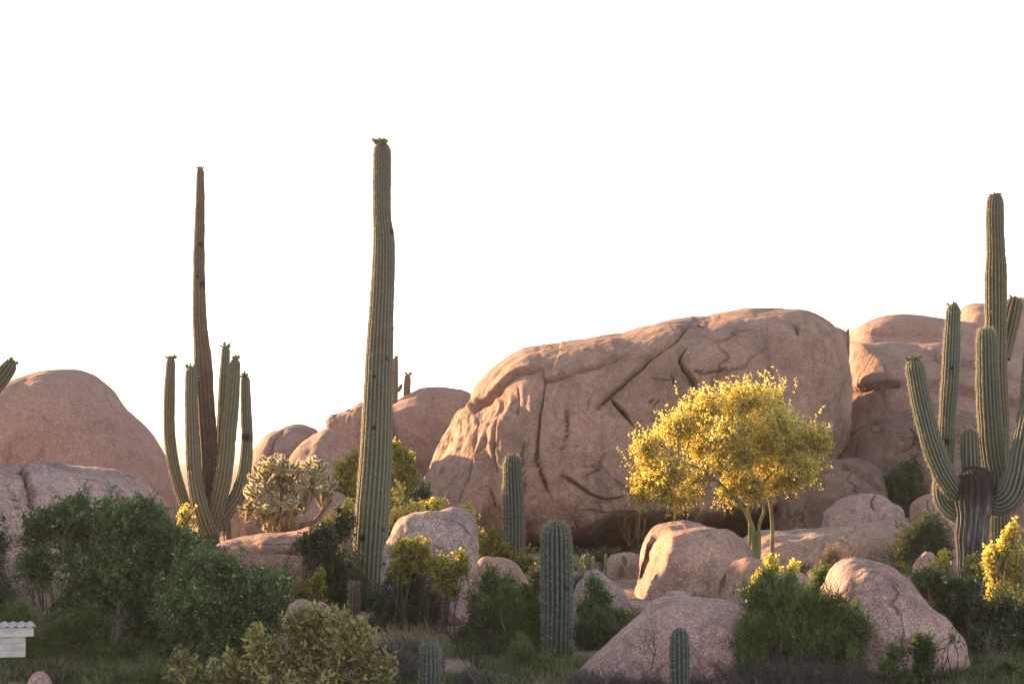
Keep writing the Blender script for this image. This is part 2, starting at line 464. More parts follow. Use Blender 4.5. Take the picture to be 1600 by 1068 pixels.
def boulder(label, top, Y, D, mat, bury=0.5, seed=0, amp=0.06, freq=0.8, p=0.75, res=(150, 90), cracks=(), folds=0.0, rough=0.0, foldx=None, facet=None, undercut=None,
            lean=0.0, inset=0.1, group=None, zc=0.45, name='boulder', rest=None):
    """top: outline of the visible edge, left to right, in photo pixels at distance Y; D: half thickness in metres."""
    top = np.asarray(top, float)
    P = np.stack([(top[:, 0] - CX) / F * Y, CZ + (HY - top[:, 1]) / F * Y], 1)
    x0, x1 = P[0, 0], P[-1, 0]
    h = P[:, 1].max()
    g = gz((x0 + x1) / 2, Y) if rest is None else CZ + (HY - rest) / F * Y
    zb = g - bury * max(0.3, h - g)
    w = x1 - x0
    bot = [(x1 - inset * w * 0.4, min(P[-1, 1], g) * 0.5 + zb * 0.5), (x1 - inset * w - 0.12 * w, zb), ((x0 + x1) / 2, zb - 0.05), (x0 + inset * w + 0.12 * w, zb), (x0 + inset * w * 0.4, min(P[0, 1], g) * 0.5 + zb * 0.5)]
    out = np.concatenate([P, np.array(bot)])
    T, Fr = res
    O = catmull(out, T, closed=True)
    c = np.array([(O[:, 0].min() + O[:, 0].max()) / 2, zb + (h - zb) * zc])
    ph = np.linspace(-math.pi / 2, math.pi / 2, Fr)
    s = np.maximum(np.cos(ph), 0) ** p
    yo = np.sin(ph)
    yo = np.sign(yo) * np.abs(yo) ** 0.9
    V2 = c[None, None, :] + (O - c)[None, :, :] * s[:, None, None]
    X = V2[:, :, 0]; Z = V2[:, :, 1]
    Yy = Y - D * yo[:, None] + lean * (Z - c[1]) + 0 * X
    V = np.stack([X, Yy, Z], -1)
    # outward direction from finite differences
    du = np.roll(V, -1, 1) - np.roll(V, 1, 1)
    dv = np.gradient(V, axis=0)
    N = nrm(np.cross(du, dv))
    ctr = np.array([c[0], Y, c[1]])
    if np.sum(N[Fr // 2] * (V[Fr // 2] - ctr)) < 0:
        N = -N
    N[0] = nrm(V[0] - ctr); N[-1] = nrm(V[-1] - ctr)
    V = V.reshape(-1, 3); N = N.reshape(-1, 3)
    q = np.stack([CX + V[:, 0] / V[:, 1] * F, HY - (V[:, 2] - CZ) / V[:, 1] * F], 1)
    front = np.repeat((np.sin(ph) > -0.12), T)
    dsp = amp * fbm(V * freq, seed, 5, 0.5) + amp * 0.8 * (np.abs(vnoise(V * freq * 1.7 + 3.1, seed + 50)) - 0.3)
    if rough:
        Q = V * np.array([1.0, 1.0, 0.7])
        r1 = 1 - np.abs(fbm(Q * 1.5, seed + 21, 4, 0.55)) * 1.3
        r2 = fbm(Q * 5.0, seed + 23, 4, 0.6)
        dsp += rough * np.repeat(np.clip(np.sin(ph) * 2.2 + 0.15, 0.12, 1), T) * (1 - np.clip(N[:, 2] * 1.6, 0, 0.85)) * (np.clip(r1, -1, 1) * 0.6 + 0.45 * r2)
    if folds:
        Q = np.stack([V[:, 0] * 1.05, V[:, 1] * 0.5, V[:, 2] * 0.24 + 0.2 * V[:, 0]], 1)
        fd = 1 - np.abs(fbm(Q, seed + 77, 4, 0.5)) * 1.6
        fm_ = np.ones(len(V)) if foldx is None else np.clip((foldx - q[:, 0]) / 160, 0.12, 1) * np.clip((q[:, 1] - 600 + (q[:, 0] - 780) * 0.18) / 30, 0.1, 1)
        dsp += folds * (fd - 0.5) * fm_ * np.repeat(np.clip(np.sin(ph) * 3 + .3, 0, 1), T)
    for pl, wpx, dep, ledge in cracks:
        wob = 1.3 * np.stack([vnoise(np.stack([q[:, 0] * .06, q[:, 1] * .06, 0 * q[:, 0]], 1), seed + 5), vnoise(np.stack([q[:, 0] * .06, q[:, 1] * .06, 0 * q[:, 0] + 9], 1), seed + 6)], 1)
        d, sd, t = poly_dist(q + wob, pl)
        tap = np.clip(np.minimum(t, 1 - t) * 7, 0.12, 1)
        groove = -1.15 * dep * np.exp(-(d / (0.31 * wpx * (0.6 + 0.4 * tap))) ** 2) * tap
        if ledge:
            groove = groove + 0.6 * ledge * tap * np.where(sd < 0, 0.62 * np.exp(-d / (wpx * 12)), -0.5 * np.exp(-d / (wpx * 4.5)))
        dsp += np.where(front, groove, 0)
    V = V + N * dsp[:, None]
    if facet is not None:
        fl, sl = facet
        fl = np.asarray(fl, float)
        xl = np.interp(q[:, 1], fl[:, 1], fl[:, 0])
        dx = np.maximum(xl - q[:, 0], 0) / F * Y
        V[:, 1] += np.where(np.repeat(np.sin(ph) > 0, T), sl * dx * np.repeat(np.clip(np.sin(ph) * 2, 0, 1), T), 0)
    if undercut is not None:
        (ux, uy), um = undercut
        u0 = np.interp(q[:, 0], ux, uy) + 7 * vnoise(np.stack([q[:, 0] * .025, 0 * q[:, 0], 0 * q[:, 0]], 1), seed + 61)
        tt = np.clip((q[:, 1] - u0) / 45, 0, 1)
        V[:, 1] += np.where(np.repeat(np.sin(ph) > 0, T), um * tt * tt * (3 - 2 * tt) * np.repeat(np.clip(np.sin(ph) * 2, 0, 1), T), 0)
    i = np.arange(Fr - 1)[:, None]; j = np.arange(T)[None, :]; j2 = (j + 1) % T
    Fc = np.stack([i * T + j, i * T + j2, (i + 1) * T + j2, (i + 1) * T + j], -1).reshape(-1, 4)
    b = MB(); b.add(V, Fc)
    # face orientation: make normals point outward
    a, bb, cc = V[Fc[len(Fc) // 2][0]], V[Fc[len(Fc) // 2][1]], V[Fc[len(Fc) // 2][2]]
    if np.dot(np.cross(bb - a, cc - a), a - ctr) < 0:
        b.f[0] = b.f[0][:, ::-1]
    o = b.build(name, mat, loc=(c[0], Y, g))
    return tag(o, label, 'boulder' if name == 'boulder' else 'rock', group)


# ------------------------------------------------------------------ cacti
def stem_mesh(b, path, ribs, seed, rng, depth=0.17, scars=(), age=None, spines=1.0, sp_len=0.045, cap=True, rough=0.03, sm=1):
    """path rows x, y, z, radius from base to tip; ribbed column with a domed tip"""
    path = np.asarray(path, float)
    L = np.sum(np.linalg.norm(np.diff(path[:, :3], axis=0), axis=1))
    M = int(max(24, L / 0.035))
    C = catmull(path, M)
    R = C[:, 3].copy()
    s = np.linspace(0, L, M)
    R *= 1 + rough * fbm(np.stack([s * 1.6, 0 * s + seed, 0 * s], 1), seed, 4) + 0.35 * rough * np.sin(s * 17 + 3 * np.sin(s * 2.3))
    if cap:
        rt = R[-1] * 1.25
        u = np.clip((s - (L - rt)) / rt, 0, 1)
        R *= np.sqrt(np.maximum(1 - u ** 2.3, 0.003))
    T = nrm(np.gradient(C[:, :3], axis=0))
    a = nrm(np.cross(T, np.array([0.05, 1.0, 0.0]))); bb = np.cross(T, a)
    K = ribs * 6
    th = np.linspace(0, 2 * math.pi, K, endpoint=False)
    wob = 0.10 * vnoise(np.stack([s * 0.8, 0 * s, 0 * s + seed], 1), seed + 2)
    ang = th[None, :] + wob[:, None]
    prof = np.abs(np.cos(ribs * th / 2)) ** 0.8
    rad = R[:, None] * (1 - depth * (1 - prof)[None, :])
    V = C[:, None, :3] + rad[..., None] * (np.cos(ang)[..., None] * a[:, None, :] + np.sin(ang)[..., None] * bb[:, None, :])
    V = V.reshape(-1, 3)
    crest = np.tile(prof, M)
    scar = np.zeros(len(V)); ag = np.zeros(len(V))
    if age is not None:
        ag = np.repeat(np.interp(s / L, [k[0] for k in age], [k[1] for k in age]), K)
        ag = np.clip(ag + 0.25 * (ag > 0.02) * fbm(V * 3, seed + 9, 3), 0, 1)
    for sx, sy, sr in scars:
        q = np.stack([CX + V[:, 0] / V[:, 1] * F, HY - (V[:, 2] - CZ) / V[:, 1] * F], 1)
        frontv = V[:, 1] < np.repeat(C[:, 1], K)
        d = np.hypot(q[:, 0] - sx, (q[:, 1] - sy))
        k = np.exp(-(d / sr) ** 4) * frontv
        scar = np.maximum(scar, k)
        V[:, 1] += k * 0.05
    i = np.arange(M - 1)[:, None]; j = np.arange(K)[None, :]; j2 = (j + 1) % K
    Fc = np.stack([i * K + j, i * K + j2, (i + 1) * K + j2, (i + 1) * K + j], -1).reshape(-1, 4)
    b.add(V, Fc, 0, crest=crest, scar=scar, age=ag, tone=0.5)
    if spines > 0:
        step = 0.05 / spines
        ns = int(L / step)
        si = rng.uniform(0, L, ns * ribs); ri = np.repeat(np.arange(ribs), ns)
        reps = 4
        si = np.repeat(si, reps); ri = np.repeat(ri, reps)
        f = np.clip(si / L * (M - 1), 0, M - 1.001); i0 = f.astype(int)
        an = 2 * math.pi * ri / ribs + wob[i0]
        rd = nrm(np.cos(an)[:, None] * a[i0] + np.sin(an)[:, None] * bb[i0])
        Pp = C[i0, :3] + (C[i0 + 1, :3] - C[i0, :3]) * (f - i0)[:, None] + rd * (R[i0])[:, None] * 0.985
        tipness = np.clip((si - (L - 0.35)) / 0.35, 0, 1)
        Dd = nrm(rd + 0.55 * rng.normal(size=rd.shape) + T[i0] * tipness[:, None] * 0.8)
        n = len(Pp)
        ll = sp_len * rng.uniform(0.5, 1.2, n) * (1 + 0.3 * tipness)
        sd = nrm(np.cross(Dd, rng.normal(size=Dd.shape))) * 0.0028
        Vs = np.stack([Pp - sd, Pp + sd, Pp + Dd * ll[:, None]], 1).reshape(-1, 3)
        b.add(Vs, np.arange(n * 3).reshape(n, 3), sm, crest=1, tone=np.repeat(rng.uniform(0, 1, n), 3))
    return C, R, T


def buds(tip, axis, r, n, parent, rng, size=0.1, mat=None, tilt=0.9):
    b = MB()
    axis = nrm(axis)
    for k in range(n):
        d = nrm(axis * rng.uniform(0.3, 1.2) + tilt * nrm(rng.normal(size=3)) * np.array([1, 1, 0.35]))
        st = tip - axis * r * 0.35 + (d - axis * np.dot(d, axis)) * r * rng.uniform(0.25, 0.75)
        l = size * rng.uniform(0.7, 1.25)
        t = np.linspace(0, 1, 6)
        rr = size * 0.25 * np.array([0.55, 0.8, 1.0, 0.85, 1.15, 0.25]) * rng.uniform(0.8, 1.2)
        V, Fc = tube(st + d * l * t[:, None] + np.array([0, 0, 1]) * (0.12 * l * t ** 2)[:, None], rr, 7)
        b.add(V, Fc)
    return b.build('flower_buds', mat or BUD, parent)


def pxpath(pts, Y):
    """rows px, py, width px, depth offset -> x, y, z, radius"""
    rows = []
    for r in pts:
        yy = Y + (r[3] if len(r) > 3 else 0)
        w = W(r[0], r[1], yy)
        rows.append([*w, m(r[2], yy) / 2])
    return np.array(rows)


def saguaro(label, Y, stems, seed, group=None, cat='cactus', name='saguaro_cactus'):
    """stems: dicts with pts (base to tip), kind trunk/arm, mat, ribs, buds"""
    rng = np.random.default_rng(seed)
    p0 = stems[0]['pts'][0]
    base = W(p0[0], p0[1], Y)
    base[2] = gz(base[0], Y) - 0.02 if stems[0].get('ground', True) else base[2]
    root = empty(name, base, label, cat, group)
    for k, st in enumerate(stems):
        path = pxpath(st['pts'], Y)
        if k == 0 and st.get('ground', True):
            path[0, 2] = min(path[0, 2], base[2])
        b = MB()
        C, R, T = stem_mesh(b, path, st.get('ribs', 16), seed * 31 + k, rng, st.get('depth', 0.17), st.get('scars', ()), st.get('age'), st.get('spines', 0.8), st.get('sp_len', 0.045), rough=st.get('rough', 0.03))
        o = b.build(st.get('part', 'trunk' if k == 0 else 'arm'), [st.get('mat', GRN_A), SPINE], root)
        if st.get('label'): o['label'] = st['label']
        nb = st.get('buds', 0)
        if nb:
            buds(C[-1, :3], T[-1], path[-1, 3], nb, o, rng, st.get('bud_size', 0.1), st.get('bud_mat'))
    return root


# ------------------------------------------------------------------ foliage
def foliage(name, label, cat, Y, base, lobes, ntw, leaf, lpt, mat, seed, twig_len=0.35, up=0.35, wood=BARK, stem_r=0.03, trunks=(), bloom=0.0,
            group=None, shell=0.45, depth=0.85, spread=0.8, twig_r=0.0035, nodes=4, part='foliage', tone0=0.45, aim=0.0):
    """lobes rows: px, py, rx px, ry px, depth offset; leaf = (length, width) in metres; base = px of the root"""
    rng = np.random.default_rng(seed)
    bx = (base - CX) / F * Y
    org = np.array([bx, Y, gz(bx, Y)])
    root = empty(name, org, label, cat, group)
    Lc = np.array([W(l[0], l[1], Y + (l[4] if len(l) > 4 else 0)) for l in lobes])
    Lr = np.array([[m(l[2], Y), m(l[2], Y) * depth, m(l[3], Y)] for l in lobes])
    wgt = np.array([l[2] * l[3] for l in lobes], float) ** 0.85; wgt /= wgt.sum()
    pick = rng.choice(len(lobes), ntw, p=wgt)
    dirs = nrm(rng.normal(size=(ntw, 3)))
    rr = rng.uniform(0, 1, ntw) ** shell
    rr = np.where(rng.uniform(size=ntw) < 0.07, rr * rng.uniform(1.1, 1.45, ntw), rr)
    tip = Lc[pick] + dirs * rr[:, None] * Lr[pick] * (1 + 0.5 * fbm(dirs * 2.6 + pick[:, None] * 3.7, seed, 2))[:, None]
    g = gz_arr(tip[:, 0], tip[:, 1])
    tip[:, 2] = np.maximum(tip[:, 2], g + 0.03)
    td = nrm(dirs * spread + np.array([0, 0, up]) + 0.45 * rng.normal(size=(ntw, 3)))
    tl = twig_len * rng.uniform(0.55, 1.25, ntw)
    st = tip - td * tl[:, None]
    st[:, 2] = np.maximum(st[:, 2], g + 0.01)
    td = nrm(tip - st)
    # wood
    wb = MB()
    starts = []
    for tr in trunks:
        path = pxpath(tr, Y)
        C = catmull(path, 24)
        C[0, 2] = min(C[0, 2], gz(C[0, 0], C[0, 1]) - 0.03)
        V, Fc = tube(C[:, :3], C[:, 3], 9)
        wb.add(V, Fc)
        starts.append(C)
    sup = np.concatenate(starts) if starts else None
    nd, ndr = [], []
    for k in range(len(lobes)):
        for q in range(nodes):
            pnt = Lc[k] + nrm(rng.normal(size=3)) * Lr[k] * rng.uniform(0.1, 0.55)
            pnt[2] = max(pnt[2], gz(pnt[0], pnt[1]) + 0.05)
            if sup is not None:
                cand = sup[8:]
                j = np.argmin(np.linalg.norm(cand[:, :3] - pnt, axis=1) + 0.6 * np.maximum(cand[:, 2] - pnt[2] + 0.3, 0))
                s0 = cand[j, :3]; r0 = min(cand[j, 3] * 0.7, stem_r)
            else:
                s0 = org + np.array([rng.normal() * 0.12 + 0.8 * (Lc[k][0] - org[0]), rng.normal() * 0.12 + 0.8 * (Lc[k][1] - org[1]), 0.0]); s0[2] = gz(s0[0], s0[1]) - 0.03; r0 = stem_r * rng.uniform(0.6, 1.1)
            mid = (s0 + pnt) / 2 + np.array([0, 0, 0.12]) * np.linalg.norm(pnt - s0) + rng.normal(size=3) * 0.08 * np.linalg.norm(pnt - s0)
            C = catmull(np.stack([s0, mid, pnt]), 9)
            V, Fc = tube(C, np.linspace(r0, max(0.22 * r0, twig_r), 9), 5)
            wb.add(V, Fc)
            for z in C[3:]:
                nd.append(z); ndr.append(0)
    nd = np.array(nd)
    dm = np.linalg.norm(st[:, None, :] - nd[None, :, :], axis=2) if ntw * len(nd) < 4e7 else None
    if dm is None:
        near = np.concatenate([np.argmin(np.linalg.norm(c[:, None, :] - nd[None], axis=2), axis=1) for c in np.array_split(st, 20)])
    else:
        near = np.argmin(dm, axis=1)
    V, Fc = sticks(nd[near], st, twig_r * 1.8, twig_r * 1.1); wb.add(V, Fc)
    V, Fc = sticks(st, tip, twig_r * 1.1, twig_r * 0.5); wb.add(V, Fc)
    wb.build('trunk' if trunks else 'stems', wood, root)
    # leaves
    n = ntw * lpt
    ti = np.repeat(np.arange(ntw), lpt)
    t = rng.uniform(0.12, 1.02, n)
    P = st[ti] + (tip - st)[ti] * t[:, None] + rng.normal(size=(n, 3)) * leaf[0] * 0.35
    Dl = nrm(td[ti] * (0.5 + aim) + rng.normal(size=(n, 3)) * 0.7 + np.array([0, 0, 0.15]))
    tone = tone0 + 0.34 * fbm(tip[ti] * 2.4, seed + 3, 3) + rng.normal(size=n) * 0.2 + 0.28 * (t > 0.8) - 0.08
    bl = (rng.uniform(size=n) < bloom * (1 + 1.4 * fbm(tip[ti] * 1.1, seed + 8, 2))).astype(float)
    sz = rng.uniform(0.65, 1.3, n)
    V, Fc = leaf_quads(P, Dl, leaf[0] * sz, leaf[1] * sz, rng)
    lb = MB()
    lb.add(V, Fc, 0, tone=np.repeat(np.clip(tone, 0, 1), 4), bloom=np.repeat(bl, 4))
    lb.build(part, mat, root, smooth=False)
    return root


def twig_plant(name, label, cat, Y, base, height, spread, n, seed, mat=TWIG_DK, r=0.008, levels=3, pybase=None, group=None, curl=0.2, lean=0.0):
    rng = np.random.default_rng(seed)
    x = (base - CX) / F * Y
    z = gz(x, Y) - 0.02 if pybase is None else W(base, pybase, Y)[2]
    org = np.array([x, Y, z])
    b = MB()

    def grow(p, d, l, rad, lev):
        k = 7
        pts = [p]; dd = d
        for i in range(k - 1):
            dd = nrm(dd + rng.normal(size=3) * curl * 0.5 + np.array([0, 0, 0.04]))
            pts.append(pts[-1] + dd * l / (k - 1))
        pts = np.array(pts)
        V, Fc = tube(pts, np.linspace(rad, rad * 0.4, k), 4)
        b.add(V, Fc)
        if lev > 0:
            for i in range(rng.integers(2, 4)):
                j = rng.integers(2, k)
                nd = nrm(nrm(pts[j] - pts[j - 1]) + rng.normal(size=3) * 0.55)
                grow(pts[j], nd, l * rng.uniform(0.4, 0.65), rad * 0.55, lev - 1)
    for i in range(n):
        d = nrm(np.array([rng.normal() * spread + lean, rng.normal() * spread, 1.0]))
        grow(org + np.array([rng.normal() * 0.05, rng.normal() * 0.05, 0]), d, height * rng.uniform(0.45, 0.75), r * rng.uniform(0.7, 1.2), levels)
    return tag(b.build(name, mat, loc=org), label, cat, group)


def tuft(name, label, cat, Y, base, w, h, n, seed, mat=DRY_LEAF, wd=0.007, group=None, pybase=None):
    rng = np.random.default_rng(seed)
    x = (base - CX) / F * Y
    org = np.array([x, Y, gz(x, Y) if pybase is None else W(base, pybase, Y)[2]])
    P = org + np.stack([rng.normal(size=n) * w * 0.4, rng.normal(size=n) * w * 0.3, np.zeros(n)], 1)
    if pybase is None: P[:, 2] = gz_arr(P[:, 0], P[:, 1]) - 0.02
    d = nrm(np.stack([rng.normal(size=n) * 0.35, rng.normal(size=n) * 0.35, np.ones(n)], 1))
    l = h * rng.uniform(0.5, 1.1, n)
    sd = nrm(np.cross(d, rng.normal(size=(n, 3)))) * wd / 2
    mid = P + d * (l * 0.55)[:, None]
    bend = np.stack([rng.normal(size=n), rng.normal(size=n), -0.3 * np.ones(n)], 1) * (l * 0.18)[:, None]
    tip = P + d * l[:, None] + bend
    V = np.stack([P - sd, P + sd, mid + sd * 0.8, tip, mid - sd * 0.8], 1).reshape(-1, 3)
    b = MB(); b.add(V, np.arange(n * 5).reshape(n, 5), 0, tone=np.repeat(rng.uniform(0, 1, n), 5))
    return tag(b.build(name, mat, loc=org, smooth=False), label, cat, group)


build_ground()

# ================================================================== boulders
Z7 = lambda pts: [(700 + .4 * u, 460 + .4 * v) for u, v in pts]
BIG_CRACKS = [
    (Z7([(45, 480), (105, 440), (150, 402), (210, 360), (260, 320), (310, 302), (350, 287), (382, 278)]), 4.0, 0.30, 0.30),
    (Z7([(372, 282), (374, 332), (420, 326), (480, 300), (540, 280), (600, 265), (650, 243), (715, 213)]), 4.0, 0.34, 0.26),
    (Z7([(945, 112), (900, 160), (830, 205), (780, 245), (740, 290), (690, 340), (640, 385), (590, 430), (550, 485)]), 6.0, 0.34, -0.22),
    (Z7([(640, 408), (680, 450), (720, 500), (785, 560)]), 6.5, 0.5, 0.2),
    (Z7([(935, 205), (905, 250), (915, 290), (950, 330), (975, 365)]), 5.0, 0.42, 0.22),
    (Z7([(945, 300), (1000, 306), (1065, 297), (1090, 284)]), 3.0, 0.22, 0.15),
    (Z7([(790, 318), (830, 328), (872, 335)]), 2.4, 0.14, 0),
    (Z7([(868, 308), (880, 330), (886, 352)]), 2.4, 0.14, 0),
    (Z7([(775, 412), (815, 424), (855, 430)]), 3.0, 0.16, 0.1),
    (Z7([(95, 470), (86, 560), (90, 640), (72, 720), (38, 812)]), 4.5, 0.42, 0.16),
    (Z7([(170, 562), (120, 590), (90, 640)]), 3.0, 0.2, 0.1),
    (Z7([(208, 368), (186, 420), (190, 520), (180, 600), (190, 700)]), 3.5, 0.24, 0.12),
    (Z7([(375, 332), (372, 400), (360, 500), (350, 600), (350, 660), (372, 720), (402, 792)]), 4.5, 0.30, 0.16),
    (Z7([(440, 700), (500, 740), (560, 780), (620, 800), (690, 786)]), 4.0, 0.30, 0.2),
    (Z7([(592, 678), (530, 712)]), 3.0, 0.15, 0.08),
    (Z7([(158, 758), (172, 800), (188, 842)]), 3.0, 0.2, 0),
    (Z7([(460, 440), (470, 500), (468, 560), (440, 620)]), 5.0, 0.16, 0.16),
    (Z7([(270, 360), (266, 410), (268, 470)]), 2.5, 0.12, 0),
    (Z7([(1345, 110), (1362, 130), (1372, 162)]), 5.0, 0.22, 0),
    (Z7([(975, 110), (985, 122), (1005, 130)]), 3.0, 0.15, 0),
    (Z7([(520, 838), (640, 848), (760, 842)]), 3.0, 0.2, 0.1),
    (Z7([(560, 880), (680, 872), (820, 880)]), 3.0, 0.2, 0.1),
    (Z7([(300, 560), (290, 640), (300, 720), (290, 800)]), 3.0, 0.13, 0.07),
    (Z7([(230, 640), (240, 720), (225, 800)]), 2.6, 0.12, 0.05),
]
boulder('huge cracked pinkish brown boulder behind the yellow-flowering tree', [(628, 800), (640, 782), (665, 750), (690, 702), (712, 660), (722, 645), (734, 632), (746, 606), (770, 580), (800, 560), (840, 545), (900, 533), (960, 521), (1010, 508), (1050, 501), (1098, 500), (1112, 496), (1145, 489), (1190, 486), (1235, 485), (1268, 492), (1296, 510), (1312, 534), (1320, 572), (1321, 612), (1315, 665), (1307, 720), (1302, 775)],
        56, 5.6, ROCK_PINK, bury=0.04, seed=11, amp=0.09, freq=0.35, p=0.44, res=(980, 420), cracks=BIG_CRACKS, folds=0.20, foldx=930, undercut=(([640, 860, 960, 1130, 1300], [860, 835, 800, 790, 770]), 2.6), rough=0.05, lean=0.12, inset=0.02, zc=0.5)
boulder('small rounded rock top peeping over the right shoulder of the huge cracked boulder', [(1270, 560), (1285, 518), (1298, 511), (1312, 513), (1322, 522), (1324, 545)], 60, 1.2, ROCK_LEFT, bury=0.3, seed=12, amp=0.05)
boulder('broad smooth pink boulder between the huge cracked boulder and the many-armed saguaro', [(1250, 760), (1285, 640), (1318, 545), (1345, 540), (1400, 541), (1470, 544), (1535, 552), (1590, 566), (1650, 600), (1690, 660)], 63, 4, ROCK_LEFT, bury=0.3, rough=0.06, seed=13, amp=0.10, freq=0.4, p=0.6, res=(300, 140),
        cracks=[([(1322, 612), (1360, 604), (1400, 600), (1480, 602), (1560, 618), (1620, 640)], 6, 0.3, 0.45), ([(1440, 548), (1475, 566), (1530, 575), (1600, 600)], 4, 0.2, 0.25)])
boulder('flat-topped sunlit boulder on the skyline beside the tall armed saguaro', [(1290, 600), (1322, 522), (1350, 504), (1385, 499), (1425, 498), (1470, 502), (1520, 508), (1560, 514), (1610, 520), (1680, 560)], 70, 4, ROCK_LEFT, bury=0.2, rough=0.07, seed=14, amp=0.10, freq=0.45, p=0.62, res=(300, 120), cracks=[([(1340, 520), (1420, 517), (1520, 524), (1590, 545)], 4, 0.2, 0.2)])
boulder('highest skyline boulder at the right edge, behind the armed saguaro', [(1470, 560), (1497, 500), (1510, 484), (1540, 479), (1580, 468), (1620, 465), (1680, 500)], 76, 3, ROCK_LEFT, bury=0.2, rough=0.07, seed=15, amp=0.15, freq=0.5)
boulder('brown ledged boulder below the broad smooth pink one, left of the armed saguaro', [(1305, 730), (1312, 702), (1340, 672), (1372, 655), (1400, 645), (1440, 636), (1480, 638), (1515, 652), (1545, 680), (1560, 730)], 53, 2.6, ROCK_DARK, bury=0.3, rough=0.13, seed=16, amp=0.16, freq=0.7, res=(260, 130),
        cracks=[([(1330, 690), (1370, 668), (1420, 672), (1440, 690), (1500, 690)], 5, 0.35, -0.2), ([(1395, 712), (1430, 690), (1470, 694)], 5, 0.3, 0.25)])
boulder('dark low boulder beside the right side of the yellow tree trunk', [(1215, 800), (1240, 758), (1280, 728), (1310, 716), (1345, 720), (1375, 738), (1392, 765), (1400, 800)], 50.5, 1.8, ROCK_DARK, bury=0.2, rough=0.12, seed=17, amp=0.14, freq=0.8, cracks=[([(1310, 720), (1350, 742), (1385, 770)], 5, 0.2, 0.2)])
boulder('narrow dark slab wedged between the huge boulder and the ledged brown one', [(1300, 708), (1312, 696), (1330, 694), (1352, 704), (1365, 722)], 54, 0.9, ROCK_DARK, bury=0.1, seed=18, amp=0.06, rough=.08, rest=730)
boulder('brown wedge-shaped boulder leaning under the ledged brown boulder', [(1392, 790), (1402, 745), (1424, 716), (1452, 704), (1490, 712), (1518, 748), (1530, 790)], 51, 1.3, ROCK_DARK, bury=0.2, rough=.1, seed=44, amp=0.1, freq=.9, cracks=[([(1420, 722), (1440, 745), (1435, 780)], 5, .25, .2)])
boulder('low boulder with a dark vertical stain, behind the long pale slab', [(1285, 812), (1300, 788), (1322, 774), (1345, 769), (1368, 770), (1392, 782), (1412, 806)], 48, 1.0, ROCK_NEAR, bury=0.4, seed=19, amp=0.06, cracks=[([(1366, 768), (1362, 785), (1368, 800)], 4, 0.18, 0)])
boulder('rounded boulder tucked under the left arm of the armed saguaro', [(1426, 800), (1434, 780), (1455, 770), (1485, 768), (1512, 780), (1520, 805)], 45, 0.9, NEAR_TAN, bury=0.4, seed=20, amp=0.05)
boulder('long low pale pink slab running right from the yellow tree trunk', [(1150, 862), (1165, 842), (1200, 832), (1260, 828), (1330, 817), (1395, 811), (1440, 813), (1462, 835), (1475, 870)], 45, 1.6, NEAR_GREY, bury=0.9, rough=0.045, seed=21, amp=0.10, freq=0.7, res=(260, 100), p=0.55)
boulder('block boulder with a sunlit orange left face, left of the yellow tree', [(985, 945), (992, 905), (1000, 872), (1010, 846), (1026, 828), (1052, 821), (1098, 823), (1138, 836), (1166, 856), (1182, 890), (1185, 930)], 36, 1.7, NEAR_TAN, bury=0.35, rough=0.07, seed=22, facet=([(1046, 815), (1052, 860), (1036, 905), (1004, 945)], 2.6), amp=0.10, freq=0.9, p=0.7, res=(240, 120), inset=0.0, zc=.4)
boulder('small sunlit boulder half hidden by the bright green bush', [(1122, 948), (1128, 912), (1138, 888), (1155, 878), (1185, 877), (1225, 884), (1262, 898), (1284, 915), (1295, 950)], 32, 0.95, NEAR_TAN, bury=0.5, rough=.05, p=.7, facet=([(1168, 870), (1160, 915), (1140, 950)], 2.2), seed=23, amp=0.07, freq=1.3, inset=0.0)
boulder('large speckled boulder at the lower right beside the dark shrub', [(1284, 935), (1292, 906), (1306, 886), (1330, 875), (1350, 876), (1388, 888), (1424, 912), (1452, 946), (1478, 978), (1492, 996), (1499, 1030), (1502, 1075)], 25.5, 1.1, ROCK_NEAR, bury=0.35, rough=0.045, seed=24, amp=0.07, freq=1.0, res=(300, 150), inset=0.06, p=.65, zc=0.4)
boulder('wide sloping speckled boulder at bottom centre behind the small dark cactus', [(885, 1068), (905, 1044), (935, 1015), (968, 985), (1000, 958), (1022, 942), (1050, 935), (1090, 934), (1130, 938), (1160, 948), (1200, 975), (1250, 1015), (1320, 1060)], 25, 1.2, ROCK_NEAR, bury=0.35, rough=0.045, seed=25, amp=0.06, freq=0.9, res=(320, 150), inset=0.0, p=.65, zc=0.35)
boulder('pale fist-sized stone lying between the block boulder and the wide sloping one', [(1034, 936), (1040, 927), (1055, 924), (1072, 926), (1080, 936)], 28, 0.2, NEAR_GREY, bury=0.3, seed=26, amp=0.02, freq=3, rest=945, name='stone')
boulder('pointed pink boulder right of the thick front cactus', [(888, 965), (896, 930), (908, 902), (930, 886), (952, 898), (972, 918), (984, 938), (992, 970)], 31, 0.55, NEAR_GREY, bury=0.5, seed=27, amp=0.06, freq=1.3)
boulder('tall pale boulder right of the tallest saguaro, with a narrow waist', [(596, 870), (606, 835), (622, 810), (645, 796), (680, 792), (712, 794), (732, 806), (741, 830), (746, 870), (742, 910), (738, 940), (748, 985)], 31, 0.9, NEAR_GREY, bury=0.2, rough=0.045, seed=28, amp=0.08, freq=0.9, res=(260, 140), inset=0.02, p=.6, cracks=[([(690, 1000), (700, 940), (738, 910)], 9, 0.12, 0)])
boulder('low sunlit boulder between the waisted pale boulder and the thick front cactus', [(736, 925), (742, 890), (752, 873), (772, 870), (796, 876), (815, 892), (826, 912), (826, 940)], 29, 0.5, NEAR_TAN, bury=0.5, seed=29, amp=0.05, freq=1.4)
